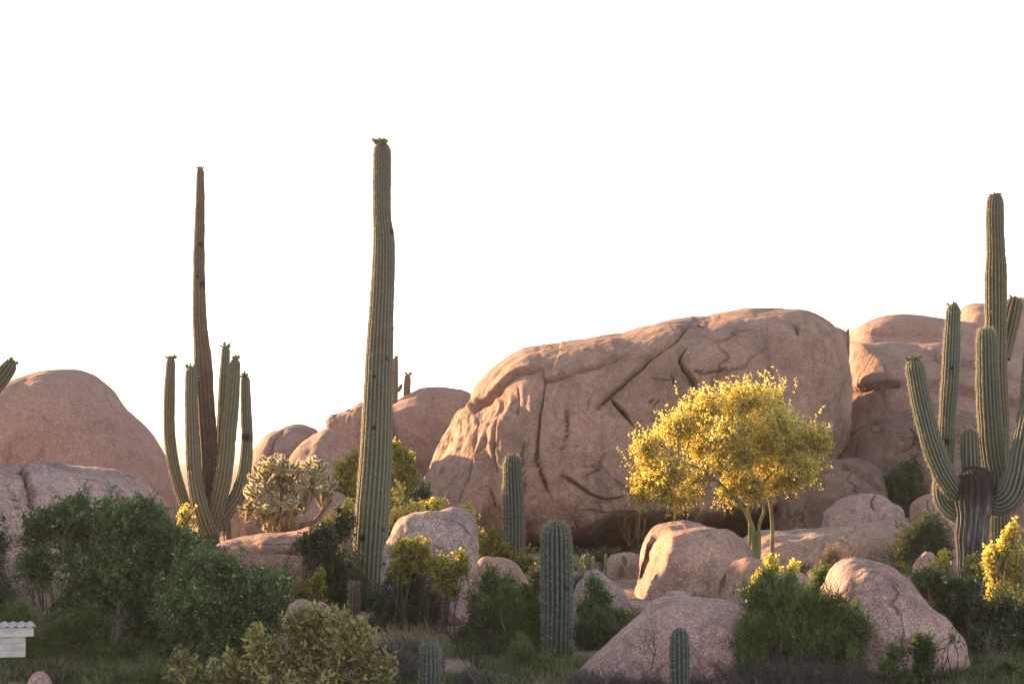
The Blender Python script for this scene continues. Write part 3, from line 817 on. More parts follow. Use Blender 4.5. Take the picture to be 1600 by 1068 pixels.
boulder('long low boulder below the cholla, left of the tallest saguaro', [(300, 885), (318, 866), (360, 850), (410, 841), (455, 832), (490, 826), (520, 832), (540, 858), (545, 890)], 35.5, 1.1, NEAR_TAN, bury=0.9, rough=0.045, seed=30, amp=0.08, freq=0.8, res=(240, 100), p=.6, cracks=[([(400, 868), (440, 860), (500, 866)], 5, 0.12, 0.12)])
boulder('rounded knob of the twin rocks above the olive bush', [(470, 1010), (478, 965), (488, 943), (500, 935), (516, 944), (532, 962), (548, 990), (556, 1020)], 24.8, 0.3, ROCK_NEAR, rough=0.04, bury=0.5, seed=31, amp=0.04, freq=2.0)
boulder('smaller left half of the twin rocks above the olive bush', [(440, 1000), (450, 958), (462, 941), (476, 940), (490, 956), (500, 995)], 25.2, 0.22, NEAR_GREY, bury=0.5, seed=32, amp=0.03, freq=2.0)
boulder('huge smooth domed boulder on the left skyline', [(-120, 760), (-90, 680), (-40, 628), (0, 602), (40, 583), (90, 572), (132, 579), (162, 602), (192, 636), (230, 670), (254, 704), (268, 735), (277, 775), (280, 830)], 53, 3.4, ROCK_LEFT, bury=0.25, rough=0.03, seed=33, amp=0.10, freq=0.4, res=(360, 200), p=0.68, lean=0.0, cracks=[([(66, 648), (74, 656), (78, 664)], 4, 0.10, 0)])
boulder('long pale boulder split by a dark crack, below the left domed boulder', [(-760, 760), (-680, 560), (-540, 440), (-400, 400), (-270, 405), (-180, 440), (-115, 510), (-70, 610), (-36, 712), (-6, 734), (22, 724), (36, 722), (52, 728), (70, 722), (100, 733), (150, 737), (196, 748), (236, 776), (262, 812), (275, 850), (285, 890)], 34, 3.4, NEAR_GREY, bury=0.15, seed=34, amp=0.09, freq=0.8, rough=.03, res=(720, 190), inset=0.0, p=0.62, cracks=[([(34, 715), (40, 735), (48, 760), (52, 800), (60, 860)], 6, 0.3, 0.08), ([(10, 740), (22, 765), (30, 800)], 4, 0.12, 0)])  # tall out-of-frame left end and extra depth are added to shade the foreground
boulder('left lump of the pair of mauve boulders behind the cholla', [(378, 800), (388, 740), (396, 715), (408, 692), (430, 674), (455, 668), (480, 670), (500, 682), (510, 720), (515, 800)], 57, 2.1, ROCK_LEFT, bury=0.3, rough=0.05, seed=35, amp=0.12, freq=0.5, res=(220, 120), cracks=[([(420, 760), (420, 720), (428, 690), (445, 672)], 5, 0.25, 0.1)])
boulder('right lump of the pair of mauve boulders behind the cholla', [(440, 830), (456, 735), (470, 704), (490, 682), (515, 672), (540, 680), (556, 694), (570, 730), (580, 820)], 55.5, 2.1, ROCK_LEFT, bury=0.3, rough=0.05, seed=36, amp=0.10, freq=0.6, res=(220, 120))
boulder('low orange-lit boulder at the foot of the cholla', [(370, 812), (374, 792), (384, 776), (404, 764), (440, 758), (490, 762), (530, 780), (548, 812)], 45, 1.3, ROCK_PINK, bury=0.3, rough=0.05, seed=37, amp=0.10, freq=0.8, res=(220, 120))
boulder('orange sunlit boulder directly behind the tallest saguaro', [(512, 730), (519, 668), (530, 652), (550, 637), (575, 630), (600, 636), (618, 660), (625, 720)], 60, 1.9, ROCK_PINK, bury=0.3, rough=0.08, seed=38, amp=0.18, freq=0.8, folds=0.15, res=(220, 120))
boulder('smooth rounded boulder right of the tallest saguaro against the sky', [(586, 720), (600, 640), (618, 622), (640, 611), (665, 605), (700, 604), (728, 608), (745, 622), (756, 650), (765, 720)], 62, 3.0, ROCK_LEFT, bury=0.2, rough=0.05, seed=39, amp=0.12, freq=0.5, res=(240, 130), inset=0.0)
boulder('small pale rock among the prickly pears under the huge boulder', [(944, 902), (950, 872), (966, 863), (990, 864), (1006, 876), (1012, 905)], 39, 0.4, NEAR_TAN, bury=0.5, seed=40, amp=0.05, freq=1.5)
boulder('upright pinkish stone inside the bright green bush', [(1226, 1050), (1230, 1012), (1240, 992), (1250, 994), (1258, 1015), (1262, 1050)], 24.2, 0.16, ROCK_NEAR, bury=0.4, seed=41, amp=0.03, freq=2.5, name='stone')
boulder('pale rubble stone at the bottom left under the white box', [(40, 1080), (48, 1056), (60, 1048), (72, 1054), (84, 1080)], 23.6, 0.14, ROCK_NEAR, bury=0.5, seed=42, amp=0.03, freq=3, name='stone')
boulder('angular pale stone at the foot of the armed saguaro', [(1430, 895), (1436, 872), (1448, 862), (1460, 868), (1466, 895)], 34, 0.25, ROCK_NEAR, bury=0.5, seed=43, amp=0.05, freq=2.5, name='stone')

# ================================================================== saguaros
saguaro('tallest single-column saguaro with green flower buds on top, left of the huge boulder', 34, [
    dict(pts=[(574, 930, 52), (577, 880, 53), (582, 800, 54), (588, 700, 49), (591, 600, 45), (595, 500, 40), (598.5, 430, 37), (600, 385, 35), (599, 362, 33), (597, 340, 29), (596.5, 300, 29), (597, 260, 28.5), (597, 222, 27)], ribs=22, mat=GRN_B,
         buds=22, bud_size=0.125, scars=[(612, 362, 4.5), (585, 588, 2.5), (584, 668, 3.5), (604, 560, 2), (566, 842, 5), (598, 828, 2.5)], depth=0.12, rough=0.02, age=[(0, .35), (.1, .1), (.25, 0), (.85, .0), (1, .35)])], 1)

saguaro('many-armed saguaro with a tall dead brown trunk, right of the left domed boulder', 42, [
    dict(pts=[(324, 868, 34), (325, 820, 34), (327, 740, 31), (322, 640, 29), (317, 560, 27), (312, 500, 24), (311, 440, 20), (311, 390, 18.5), (312.5, 320, 15), (313, 263, 11)], ribs=14, mat=GRN_DEAD, depth=0.12, rough=0.05, buds=6, bud_size=0.07, bud_mat=BUD_DARK,
         age=[(0, 1), (.28, 1), (.42, .75), (.6, .6), (1, .45)], scars=[(313, 382, 4), (316, 445, 5), (308, 432, 3)], spines=.5),
    dict(pts=[(320, 822, 20, 0.1), (300, 806, 19, 0.25), (285, 775, 18, 0.3), (272, 730, 18, 0.3), (265, 680, 18, 0.3), (264.5, 620, 18, 0.3), (267, 558, 14, 0.3)], ribs=13, rough=.045, mat=GRN_B, buds=10, bud_size=0.095, spines=.6),
    dict(pts=[(326, 828, 24, -0.2), (318, 808, 27, -0.4), (308, 770, 26, -0.45), (302, 720, 24, -0.45), (299, 640, 21, -0.45), (299, 572, 18, -0.45)], ribs=14, rough=.045, mat=GRN_B, buds=10, bud_size=0.095, spines=.6, scars=[(294, 732, 6)]),
    dict(pts=[(330, 822, 20, 0.3), (340, 790, 20, 0.55), (344, 740, 18, 0.6), (346, 680, 17, 0.6), (350, 600, 17, 0.6), (353, 540, 14, 0.6)], ribs=12, mat=GRN_B, buds=7, bud_size=0.10, spines=.6),
    dict(pts=[(328, 828, 26, -0.1), (339, 792, 28, -0.3), (350, 740, 26, -0.4), (357, 680, 24, -0.4), (363, 620, 22, -0.4), (368, 560, 17, -0.4)], ribs=14, rough=.045, mat=GRN_B, buds=12, bud_size=0.10, spines=.6),
    dict(pts=[(334, 822, 24, 0), (354, 799, 26, -0.1), (373, 770, 25, -0.15), (383, 730, 21, -0.15), (386, 685, 18, -0.15), (384.5, 640, 17, -0.15), (383, 586, 13.5, -0.15)], ribs=13, rough=.045, mat=GRN_B, buds=8, bud_size=0.095, spines=.6, scars=[(385, 683, 7)]),
], 2)

saguaro('slender young saguaro with glowing spines in front of the huge boulder', 40, [
    dict(pts=[(803, 884, 35), (803, 830, 34.5), (802, 780, 33), (801, 740, 30), (801, 709, 26)], ribs=18, mat=GRN_Y, depth=0.2, sp_len=0.05, spines=1.2, rough=0.015, age=[(0, .4), (.25, .1), (.4, 0), (1, 0)])], 3)
saguaro('thick columnar young saguaro with fuzzy crown in the front centre', 26.5, [
    dict(pts=[(870, 1052, 50), (870, 1000, 50), (870, 940, 51), (869.5, 880, 51), (869.5, 850, 50), (869.5, 814, 46)], ribs=20, mat=GRN_Y, depth=0.2, sp_len=0.04, spines=1.5, rough=0.015, scars=[(883, 918, 4)])], 4)
saguaro('short knee-high young saguaro at the bottom edge beside the olive bush', 23.5, [
    dict(pts=[(672, 1085, 33), (672, 1050, 34), (672, 1030, 33), (672, 1001, 28)], ribs=14, mat=GRN_Y, depth=0.2, sp_len=0.035, spines=1.6, rough=0.015)], 5)
saguaro('small dark egg-topped saguaro in front of the wide sloping boulder', 23.4, [
    dict(pts=[(1063, 1090, 26), (1062, 1060, 30), (1062, 1030, 32), (1062, 1005, 31), (1062, 979, 25)], ribs=13, mat=GRN_Y, depth=0.2, sp_len=0.03, spines=1.4, rough=0.015)], 6)
saguaro('tiny pinkish young cactus in the shade at the base of the tallest saguaro', 31.5, [
    dict(pts=[(553, 950, 17), (553, 935, 18), (553, 922, 17), (553, 907, 14)], ribs=12, mat=GRN_DEAD, depth=0.2, sp_len=0.05, spines=1.8)], 7)

saguaro('grey-green saguaro with curved arms and a burnt dead wooden trunk at the right edge', 33, [
    dict(pts=[(1512, 925, 34), (1513, 880, 42), (1518, 830, 56), (1521, 795, 64), (1521, 768, 74), (1519, 750, 70), (1514, 738, 50), (1510, 730, 26)], ribs=19, mat=DEADWOOD, depth=0.14, rough=0.11, spines=0, age=[(0, .05), (.55, .12), (.72, .45), (.82, .95), (1, 1)]),
    dict(pts=[(1508, 778, 26, 0.12), (1492, 766, 33, 0.0), (1474, 738, 34, -0.1), (1457, 695, 33, -0.15), (1446, 655, 32, -0.15), (1436, 612, 30, -0.15), (1427, 559, 28, -0.15)], ribs=19, rough=.045, mat=GRN_R, buds=14, bud_size=0.095),
    dict(pts=[(1515, 812, 26, 0.1), (1494, 800, 32, 0.2), (1476, 782, 34, 0.3), (1472, 752, 30, 0.35), (1478, 700, 26, 0.35), (1480, 650, 26, 0.35), (1484, 600, 27, 0.35), (1487, 540, 26, 0.35), (1490, 474, 21, 0.35)], ribs=17, rough=.045, mat=GRN_R, buds=8, bud_size=0.06, bud_mat=BUD_DARK, scars=[(1479, 690, 6), (1487, 575, 3)]),
    dict(pts=[(1524, 775, 24, 0.1), (1519, 745, 29, 0.2), (1516, 705, 30, 0.2), (1515, 669, 27, 0.2)], ribs=13, mat=GRN_R, spines=1.2),
    dict(pts=[(1545, 790, 30, 0.3), (1556, 750, 36, 0.35), (1551, 715, 38, 0.35), (1547, 670, 37, 0.35), (1543, 600, 36, 0.35), (1541, 511, 31, 0.35)], ribs=19, rough=.045, mat=GRN_R, spines=1.2),
    dict(pts=[(1545, 782, 30, 0.1), (1562, 786, 40, 0.0), (1580, 772, 46, -0.1), (1592, 742, 45, -0.15), (1600, 700, 42, -0.15), (1609, 650, 39, -0.15), (1615, 590, 36, -0.15), (1617, 530, 32, -0.15)], ribs=19, rough=.045, mat=GRN_R),
], 8)
saguaro('tall straight saguaro close behind the burnt trunk at the right edge', 36, [
    dict(pts=[(1566, 905, 32), (1564, 840, 33), (1563, 740, 32), (1561, 650, 32), (1557, 560, 33), (1556, 500, 33), (1556, 430, 33), (1556, 400, 30), (1554.5, 350, 28.5), (1555, 302, 25)], ribs=19, mat=GRN_A, buds=9, bud_size=0.06, bud_mat=BUD_DARK, rough=0.035),
    dict(pts=[(1568, 560, 22, 0.1), (1574, 530, 25, 0.2), (1580, 500, 28, 0.2), (1588, 463, 26, 0.2)], ribs=13, mat=GRN_A, buds=10, bud_size=0.06, bud_mat=BUD_DARK),
], 9)
saguaro('saguaro arm with a budding tip reaching over the left domed boulder', 36, [
    dict(pts=[(-66, 900, 40), (-64, 760, 40), (-62, 640, 38), (-62, 540, 34), (-62, 450, 28)], ribs=15, mat=GRN_A),
    dict(pts=[(-62, 660, 26, 0), (-40, 640, 28, -0.1), (-15, 612, 27, -0.1), (6, 585, 26, -0.1), (21, 564, 22, -0.1)], ribs=12, mat=GRN_A, buds=10, bud_size=0.095),
], 10)
saguaro('taller of the two far cacti on the rounded boulder behind the tallest saguaro', 61.5, [
    dict(pts=[(616, 640, 10.5), (617, 600, 10.5), (618, 558, 8.5)], ribs=10, mat=GRN_DEAD, buds=5, bud_size=0.095, ground=False, spines=.4),
    dict(pts=[(617, 612, 5), (623, 609, 6), (626, 604, 6), (627, 600, 5)], ribs=8, mat=GRN_A, spines=.3)], 11)
saguaro('shorter stubby far cactus on the rounded boulder behind the tallest saguaro', 61.5, [
    dict(pts=[(635, 630, 11), (636, 605, 11.5), (637, 584, 10)], ribs=10, mat=GRN_DEAD, buds=9, bud_size=0.11, ground=False, spines=.4)], 12)
saguaro('thin pole-like young saguaro right of the brown dead trunk', 45, [
    dict(pts=[(358, 876, 9), (358, 840, 9.5), (358, 815, 9), (358, 802, 7)], ribs=10, mat=GRN_B, spines=.6)], 13)


# ================================================================== cholla
def cholla(label, Y, base, lobes, seed, trunks):
    rng = np.random.default_rng(seed)
    bx = (base - CX) / F * Y
    root = empty('cholla_cactus', (bx, Y, gz(bx, Y)), label, 'cactus')
    wb = MB()
    for tr in trunks:
        C = catmull(pxpath(tr, Y), 20); C[0, 2] = min(C[0, 2], gz(C[0, 0], C[0, 1]) - .03) if tr[0][1] > 825 else C[0, 2]
        V, Fc = tube(C[:, :3], C[:, 3] * (1 + .15 * np.sin(np.arange(20) * 2.1)), 8); wb.add(V, Fc)
    wb.build('trunk', BARK, root)
    jb = MB()
    t = np.linspace(0, 1, 6)
    prof = np.array([0.55, 0.95, 1.0, 1.0, 0.85, 0.25])
    for (px, py, rx, ry, dy, n) in lobes:
        c = W(px, py, Y + dy)
        Rr = np.array([m(rx, Y), m(rx, Y) * .85, m(ry, Y)])
        for k in range(n):
            d = nrm(rng.normal(size=3) * np.array([1, 1, .9]))
            hang = d[2] < -0.25
            p = c + d * Rr * rng.uniform(.35, .8)
            dd = nrm(d * .9 + np.array([0, 0, -1.1 if hang else .55]) + .5 * rng.normal(size=3))
            for q in range(3 if hang else 2):
                l = rng.uniform(.11, .17); r = rng.uniform(.024, .032)
                V, Fc = tube(p + dd * (t * l)[:, None], prof * r, 7); jb.add(V, Fc, 0, tone=0)
                ns = 120
                tt = rng.uniform(0, 1, ns)
                rd = nrm(rng.normal(size=(ns, 3))); rd = nrm(rd - dd * (rd @ dd)[:, None] * .7)
                P = p + dd * (tt * l)[:, None] + rd * r * .9
                s = nrm(np.cross(rd, rng.normal(size=(ns, 3)))) * .0034
                ln = rng.uniform(.018, .036, ns)
                Vs = np.stack([P - s, P + s, P + (rd + dd * .15) * ln[:, None]], 1).reshape(-1, 3)
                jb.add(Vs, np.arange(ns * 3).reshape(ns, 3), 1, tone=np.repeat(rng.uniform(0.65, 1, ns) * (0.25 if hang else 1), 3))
                p = p + dd * l * .95
                dd = nrm(dd + .75 * rng.normal(size=3) + np.array([0, 0, -.2 if hang else .2]))
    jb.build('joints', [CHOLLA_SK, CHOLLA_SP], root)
    return root


cholla('bushy cholla cactus with backlit pale fuzzy joints, left of the tallest saguaro', 38.5, 436, [
    (436, 738, 30, 16, 0, 52), (452, 750, 22, 14, .2, 26), (415, 752, 20, 14, .1, 26), (496, 742, 24, 16, 0.1, 44), (486, 762, 16, 16, -.2, 24), (402, 780, 20, 15, -.1, 36), (440, 794, 26, 12, -.3, 36), (428, 770, 16, 12, .2, 16), (412, 802, 16, 12, -.2, 18), (508, 764, 12, 10, .2, 14)], 61,
    [[(436, 840, 12), (428, 815, 10), (420, 790, 8), (412, 770, 6)], [(438, 838, 12), (452, 812, 10), (470, 790, 9), (484, 765, 7), (492, 748, 5)], [(440, 838, 11), (468, 822, 9, -.2), (490, 815, 8, -.2), (505, 798, 6, -.3), (518, 780, 5, -.3)], [(430, 822, 8), (438, 790, 7), (442, 760, 6), (442, 745, 5)]])


# ================================================================== prickly pears
def prickly_pear(label, Y, pads, seed):
    rng = np.random.default_rng(seed)
    bx = (pads[0][0] - CX) / F * Y
    root = empty('prickly_pear', (bx, Y, gz(bx, Y)), label, 'cactus', 'prickly pears under the huge boulder')
    u = np.linspace(0, 2 * math.pi, 18, endpoint=False); v = np.linspace(-math.pi / 2, math.pi / 2, 10)
    for (px, py, w, h, yaw, dy, tilt) in pads:
        c = W(px, py, Y + dy)
        a, hh = m(w, Y) / 2, m(h, Y) / 2
        U, Vv = np.meshgrid(u, v)
        x = a * np.cos(Vv) * np.cos(U); z = hh * np.sin(Vv) * 1.0; y = .022 * np.cos(Vv) ** .6 * np.sin(U)
        x = x * (0.82 + 0.22 * z / hh)
        x, z = x * math.cos(tilt) - z * math.sin(tilt), x * math.sin(tilt) + z * math.cos(tilt)
        X = x * math.cos(yaw) - y * math.sin(yaw); Yy = x * math.sin(yaw) + y * math.cos(yaw)
        V = np.stack([c[0] + X, c[1] + Yy, c[2] + z], -1).reshape(-1, 3)
        i = np.arange(9)[:, None]; j = np.arange(18)[None, :]; j2 = (j + 1) % 18
        Fc = np.stack([i * 18 + j, i * 18 + j2, (i + 1) * 18 + j2, (i + 1) * 18 + j], -1).reshape(-1, 4)
        b = MB(); b.add(V, Fc, 0, tone=0)
        n = 90
        k = rng.integers(0, len(V), n); d = nrm(V[k] - c + rng.normal(size=(n, 3)) * .03); s = nrm(np.cross(d, rng.normal(size=(n, 3)))) * .0025
        b.add(np.stack([V[k] - s, V[k] + s, V[k] + d * .03], 1).reshape(-1, 3), np.arange(n * 3).reshape(n, 3), 1, tone=.8)
        b.build('pad', [PAD, SPINE], root)
    return root


prickly_pear('prickly pear clump with sunlit pads just right of the thick front cactus', 36, [(908, 890, 16, 22, .4, 0, .3), (916, 875, 15, 20, -.5, .1, -.2), (926, 882, 13, 24, .9, -.05, -.1), (900, 876, 14, 18, .2, .15, .4), (910, 862 + 14, 12, 16, 1.1, .2, 0)], 71)
prickly_pear('pair of upright prickly pear pads beside the small pale rock', 37.5, [(970, 893, 12, 24, .3, 0, -.1), (976, 876, 11, 18, -.6, .1, .2)], 72)
prickly_pear('lone backlit prickly pear pad left of the block boulder', 37, [(946, 890, 9, 22, 1.0, 0, 0), (947, 874, 8, 14, .8, .03, .1)], 73)

# ================================================================== palo verde
foliage('palo_verde_tree', 'yellow-flowering palo verde tree with forked pale trunk before the huge boulder', 'tree', 42, 1180, [
    (1010, 698, 30, 36, -.3), (1045, 738, 48, 34, -.5), (1060, 664, 38, 34, .2), (1104, 640, 46, 40, 0), (1162, 622, 48, 40, 0), (1202, 634, 36, 46, .3), (1140, 676, 54, 32, -.7), (1196, 690, 48, 42, .1), (1246, 682, 44, 38, .3), (1282, 688, 22, 32, 0), (1240, 724, 42, 26, -.3),
    (1006, 748, 24, 24, -.1), (1192, 720, 38, 28, .8), (1180, 762, 26, 26, -.2), (1150, 742, 26, 18, .3), (1040, 770, 26, 14, -.4), (1210, 750, 24, 20, .2), (1000, 768, 20, 12, 0), (1058, 778, 20, 9, -.2), (1232, 744, 28, 16, 0), (1262, 732, 22, 14, .2), (1146, 758, 20, 12, .1), (1085, 745, 16, 10, .2), (1092, 700, 30, 18, .5), (1122, 716, 26, 16, -.3), (1075, 766, 26, 14, 0), (1128, 768, 14, 10, 0), (1160, 715, 34, 20, -.4), (1100, 668, 44, 30, .9), (1160, 655, 50, 30, 1.2), (1220, 660, 34, 30, -.9)],
    5600, (0.040, 0.027), 17, PV_LEAF, 81, twig_len=0.5, up=0.35, wood=PV_BARK, stem_r=0.018, depth=1.0, shell=0.55, nodes=7, twig_r=0.004, tone0=.5,
    trunks=[[(1180, 885, 12.0), (1180, 850, 10.6), (1175, 822, 7.7), (1164, 798, 5.7), (1146, 776, 4.9, -.1), (1120, 750, 4.2, -.2), (1090, 730, 3.5, -.3), (1060, 720, 2.8, -.4)],
            [(1184, 878, 8.4), (1186, 845, 7.1, -.05), (1186, 820, 5.2, -.1), (1194, 795, 4.6, -.1), (1184, 775, 4.9, -.1), (1200, 745, 4.2, -.1), (1230, 715, 3.5, -.2)],
            [(1205, 872, 6.4, .3), (1207, 838, 6.4, .3), (1205, 800, 5.7, .3), (1200, 770, 4.9, .3), (1198, 735, 4.9, .3), (1190, 690, 4.2, .3)],
            [(1172, 815, 4.9), (1168, 790, 4.2, .1), (1160, 760, 4.2, .1), (1150, 730, 3.5, .1), (1140, 690, 2.8, .1)]])

# ================================================================== shrubs
foliage('bush', 'large dark green bush covering the split pale boulder at the lower left', 'bush', 28, 190, [
    (100, 808, 50, 28, .2), (62, 826, 26, 24, .2), (58, 880, 28, 30, .1), (330, 905, 40, 36, .2), (125, 784, 22, 16, 0), (190, 815, 62, 40, 0), (225, 795, 30, 26, .2), (262, 845, 44, 36, -.2), (185, 880, 74, 42, -.3), (112, 862, 30, 24, .1), (240, 920, 70, 60, -.2), (290, 885, 30, 30, .2), (160, 950, 60, 50, .1), (150, 850, 50, 34, .3), (120, 940, 40, 36, 0), (270, 970, 60, 50, -.1), (220, 1000, 60, 50, -.1), (300, 880, 50, 50, 0), (270, 850, 50, 40, .2)],
    4100, (0.062, 0.032), 20, DKG_LEAF, 91, twig_len=.42, up=.4, stem_r=.03, bloom=.012, shell=.5)
foliage('bush', 'lighter green leafy bush with tiny pale flowers left of the twin rocks', 'bush', 26.3, 370, [
    (350, 890, 42, 30, .1), (330, 935, 54, 46, 0), (400, 925, 44, 42, -.1), (420, 960, 34, 40, 0), (370, 990, 70, 50, 0), (300, 985, 46, 56, .2), (440, 905, 20, 14, .2), (290, 1030, 60, 40, .1), (380, 1040, 70, 40, .2), (450, 1000, 40, 40, .3), (310, 900, 50, 50, .2), (300, 950, 60, 50, .1)],
    3100, (0.052, 0.028), 20, DKG_LEAF, 92, twig_len=.36, up=.4, stem_r=.025, bloom=.035, shell=.5, tone0=.62)
foliage('bush', 'olive-yellow broad-leaved bush at the bottom edge left of centre', 'bush', 23.4, 470, [
    (480, 965, 24, 20, .1), (530, 968, 26, 20, .2), (505, 985, 30, 20, .1), (500, 962, 20, 12, -.1), (462, 968, 16, 14, -.1), (470, 975, 20, 20, .1), (500, 1010, 60, 40, 0), (560, 1015, 42, 34, 0), (420, 1020, 46, 40, -.1), (400, 995, 14, 22, -.1), (590, 1045, 30, 28, -.1), (300, 1055, 40, 26, 0), (360, 1050, 40, 30, .1), (480, 1060, 90, 36, -.2), (283, 1028, 12, 12, 0), (565, 975, 14, 10, .1)],
    800, (0.074, 0.038), 15, OLV_LEAF, 93, twig_len=.26, up=.5, stem_r=.012, shell=.55, tone0=.55)
foliage('bush', 'feathery dark green shrub behind the white box at the lower left', 'bush', 26.2, 70, [
    (30, 960, 34, 24, 0), (95, 985, 30, 26, 0), (140, 975, 20, 34, .1), (170, 985, 16, 30, .1), (60, 1030, 70, 44, -.1), (150, 1040, 60, 40, -.1), (210, 1030, 40, 40, 0), (110, 1010, 50, 40, .1), (30, 1010, 50, 30, .2), (260, 1050, 40, 30, 0)],
    1700, (0.075, 0.014), 22, BRG_LEAF, 94, twig_len=.3, up=.9, stem_r=.012, tone0=.3, aim=.6)
foliage('bush', 'deep green shrub in the shade at the far left edge', 'bush', 30, 0, [(-8, 850, 22, 40, 0), (0, 925, 26, 40, 0), (-30, 900, 30, 70, 0)], 360, (0.06, 0.03), 18, SHD_LEAF, 95, twig_len=.3)
foliage('bush', 'dark leathery-leaved shrub left of the tallest saguaro base', 'bush', 33, 520, [
    (505, 835, 34, 30, 0), (535, 820, 22, 34, .1), (480, 850, 20, 16, 0), (520, 880, 42, 40, 0), (545, 930, 40, 50, -.2), (500, 930, 36, 40, 0), (590, 960, 40, 40, -.5)],
    900, (0.07, 0.038), 16, SHD_LEAF, 96, twig_len=.3, up=.5, stem_r=.02, tone0=.42)
foliage('bush', 'small yellow-green sprig bush in front of the long low boulder', 'bush', 30, 485, [(497, 905, 12, 22, 0), (470, 918, 26, 16, 0), (480, 945, 30, 24, 0)], 190, (0.05, 0.03), 14, YGR_LEAF, 97, twig_len=.22, tone0=.35)
foliage('bush', 'yellow-green bush leaning on the waisted pale boulder', 'bush', 29.3, 650, [
    (632, 855, 22, 18, 0), (655, 862, 18, 22, 0), (690, 885, 26, 22, 0), (720, 880, 12, 22, .1), (700, 915, 18, 14, 0), (625, 890, 18, 20, .1)],
    520, (0.048, 0.030), 16, YGR_LEAF, 98, twig_len=.24, up=.5, stem_r=.014, tone0=.55)
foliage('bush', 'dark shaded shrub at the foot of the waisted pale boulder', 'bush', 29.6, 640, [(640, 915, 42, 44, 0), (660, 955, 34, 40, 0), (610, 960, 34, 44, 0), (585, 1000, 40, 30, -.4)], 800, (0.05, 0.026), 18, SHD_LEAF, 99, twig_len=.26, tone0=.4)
foliage('bush', 'sunlit olive-yellow shrub glowing left of the tallest saguaro', 'bush', 47, 545, [(535, 745, 18, 30, 0), (552, 720, 12, 22, 0), (525, 775, 14, 22, 0), (550, 770, 14, 26, 0)], 420, (0.07, 0.045), 15, YGR_LEAF, 100, twig_len=.32, tone0=.6)
foliage('bush', 'sunlit olive-yellow shrub glowing right of the tallest saguaro', 'bush', 47, 632, [(628, 720, 20, 28, 0), (640, 745, 16, 22, 0), (615, 700, 12, 14, .1), (622, 765, 16, 20, 0)], 420, (0.07, 0.045), 15, YGR_LEAF, 101, twig_len=.32, tone0=.55)
foliage('bush', 'dark shrub in the gap left of the huge boulder foot', 'bush', 49, 655, [(650, 775, 26, 30, 0), (645, 800, 30, 20, 0)], 260, (0.08, 0.045), 14, SHD_LEAF, 1011, twig_len=.35)
foliage('brittlebush', 'bright yellow brittlebush behind the waisted pale boulder', 'bush', 38, 630, [(625, 800, 20, 14, 0), (650, 790, 20, 12, 0), (680, 785, 14, 10, .1), (622, 770, 10, 18, .1), (600, 810, 20, 18, 0)], 330, (0.05, 0.034), 14, YEL_LEAF, 102, twig_len=.22, up=.8, tone0=.6)
foliage('brittlebush', 'bright yellow brittlebush between the cholla and the tallest saguaro', 'bush', 38, 525, [(536, 806, 16, 14, 0), (515, 815, 12, 14, 0), (545, 790, 10, 12, 0)], 210, (0.05, 0.034), 14, YEL_LEAF, 103, twig_len=.22, up=.8, tone0=.5)
foliage('brittlebush', 'small yellow brittlebush right of the waisted pale boulder', 'bush', 37, 735, [(728, 795, 16, 12, 0), (736, 815, 10, 16, 0), (752, 840, 14, 20, 0)], 150, (0.05, 0.03), 12, YEL_LEAF, 104, twig_len=.22, up=.8, tone0=.4)
foliage('brittlebush', 'golden backlit plant at the foot of the many-armed saguaro', 'bush', 41, 292, [(290, 805, 13, 22, 0), (285, 835, 12, 24, 0), (298, 845, 10, 20, 0)], 190, (0.05, 0.03), 13, YEL_LEAF, 105, twig_len=.24, up=.8, tone0=.4)
foliage('bush', 'sunlit olive scrub behind the many-armed saguaro base', 'bush', 47, 372, [(368, 825, 14, 18, 0), (350, 820, 10, 16, 0), (378, 845, 16, 14, 0)], 160, (0.06, 0.036), 12, OLV_LEAF, 106, twig_len=.26)
foliage('bush', 'grass-green bush left of the thick front cactus', 'bush', 26.8, 790, [
    (792, 935, 28, 30, 0), (770, 960, 26, 34, 0), (815, 985, 34, 40, 0), (770, 1010, 40, 36, 0), (835, 960, 16, 26, .1), (812, 1030, 40, 34, -.3), (765, 905, 14, 20, .2)],
    1100, (0.085, 0.013), 22, BRG_LEAF, 107, twig_len=.28, up=1.0, tone0=.35, bloom=.008, aim=.7)
foliage('bush', 'lime green leafy tuft at the foot of the thick front cactus', 'bush', 25.2, 835, [(815, 1015, 18, 24, 0), (850, 1045, 40, 22, 0), (900, 1050, 24, 20, 0), (830, 1050, 30, 22, 0)], 420, (0.08, 0.014), 20, BRG_LEAF, 108, twig_len=.24, up=1.0, tone0=.6, aim=.7)
foliage('bush', 'dark scrub behind the low sunlit boulder, below the young saguaro', 'bush', 36, 800, [(780, 865, 26, 22, 0), (815, 880, 30, 20, 0), (840, 895, 20, 24, 0), (760, 860, 14, 20, 0), (770, 838, 8, 12, 0)], 520, (0.06, 0.03), 14, YGR_LEAF, 109, twig_len=.28, tone0=.18)
foliage('bush', 'leafy green plant before the pointed pink boulder', 'bush', 29.5, 935, [(930, 912, 16, 12, 0), (940, 935, 18, 14, 0), (920, 955, 20, 24, 0), (960, 965, 22, 20, 0), (970, 985, 26, 22, -.1)], 340, (0.06, 0.03), 15, DKG_LEAF, 110, twig_len=.24, tone0=.55)
foliage('bush', 'dark weeds under the overhang of the huge boulder', 'bush', 42, 930, [(905, 872, 26, 16, 0), (950, 868, 30, 14, 0), (1000, 872, 24, 16, 0), (870, 880, 22, 16, 0)], 420, (0.06, 0.03), 13, SHD_LEAF, 111, twig_len=.28, tone0=.5)
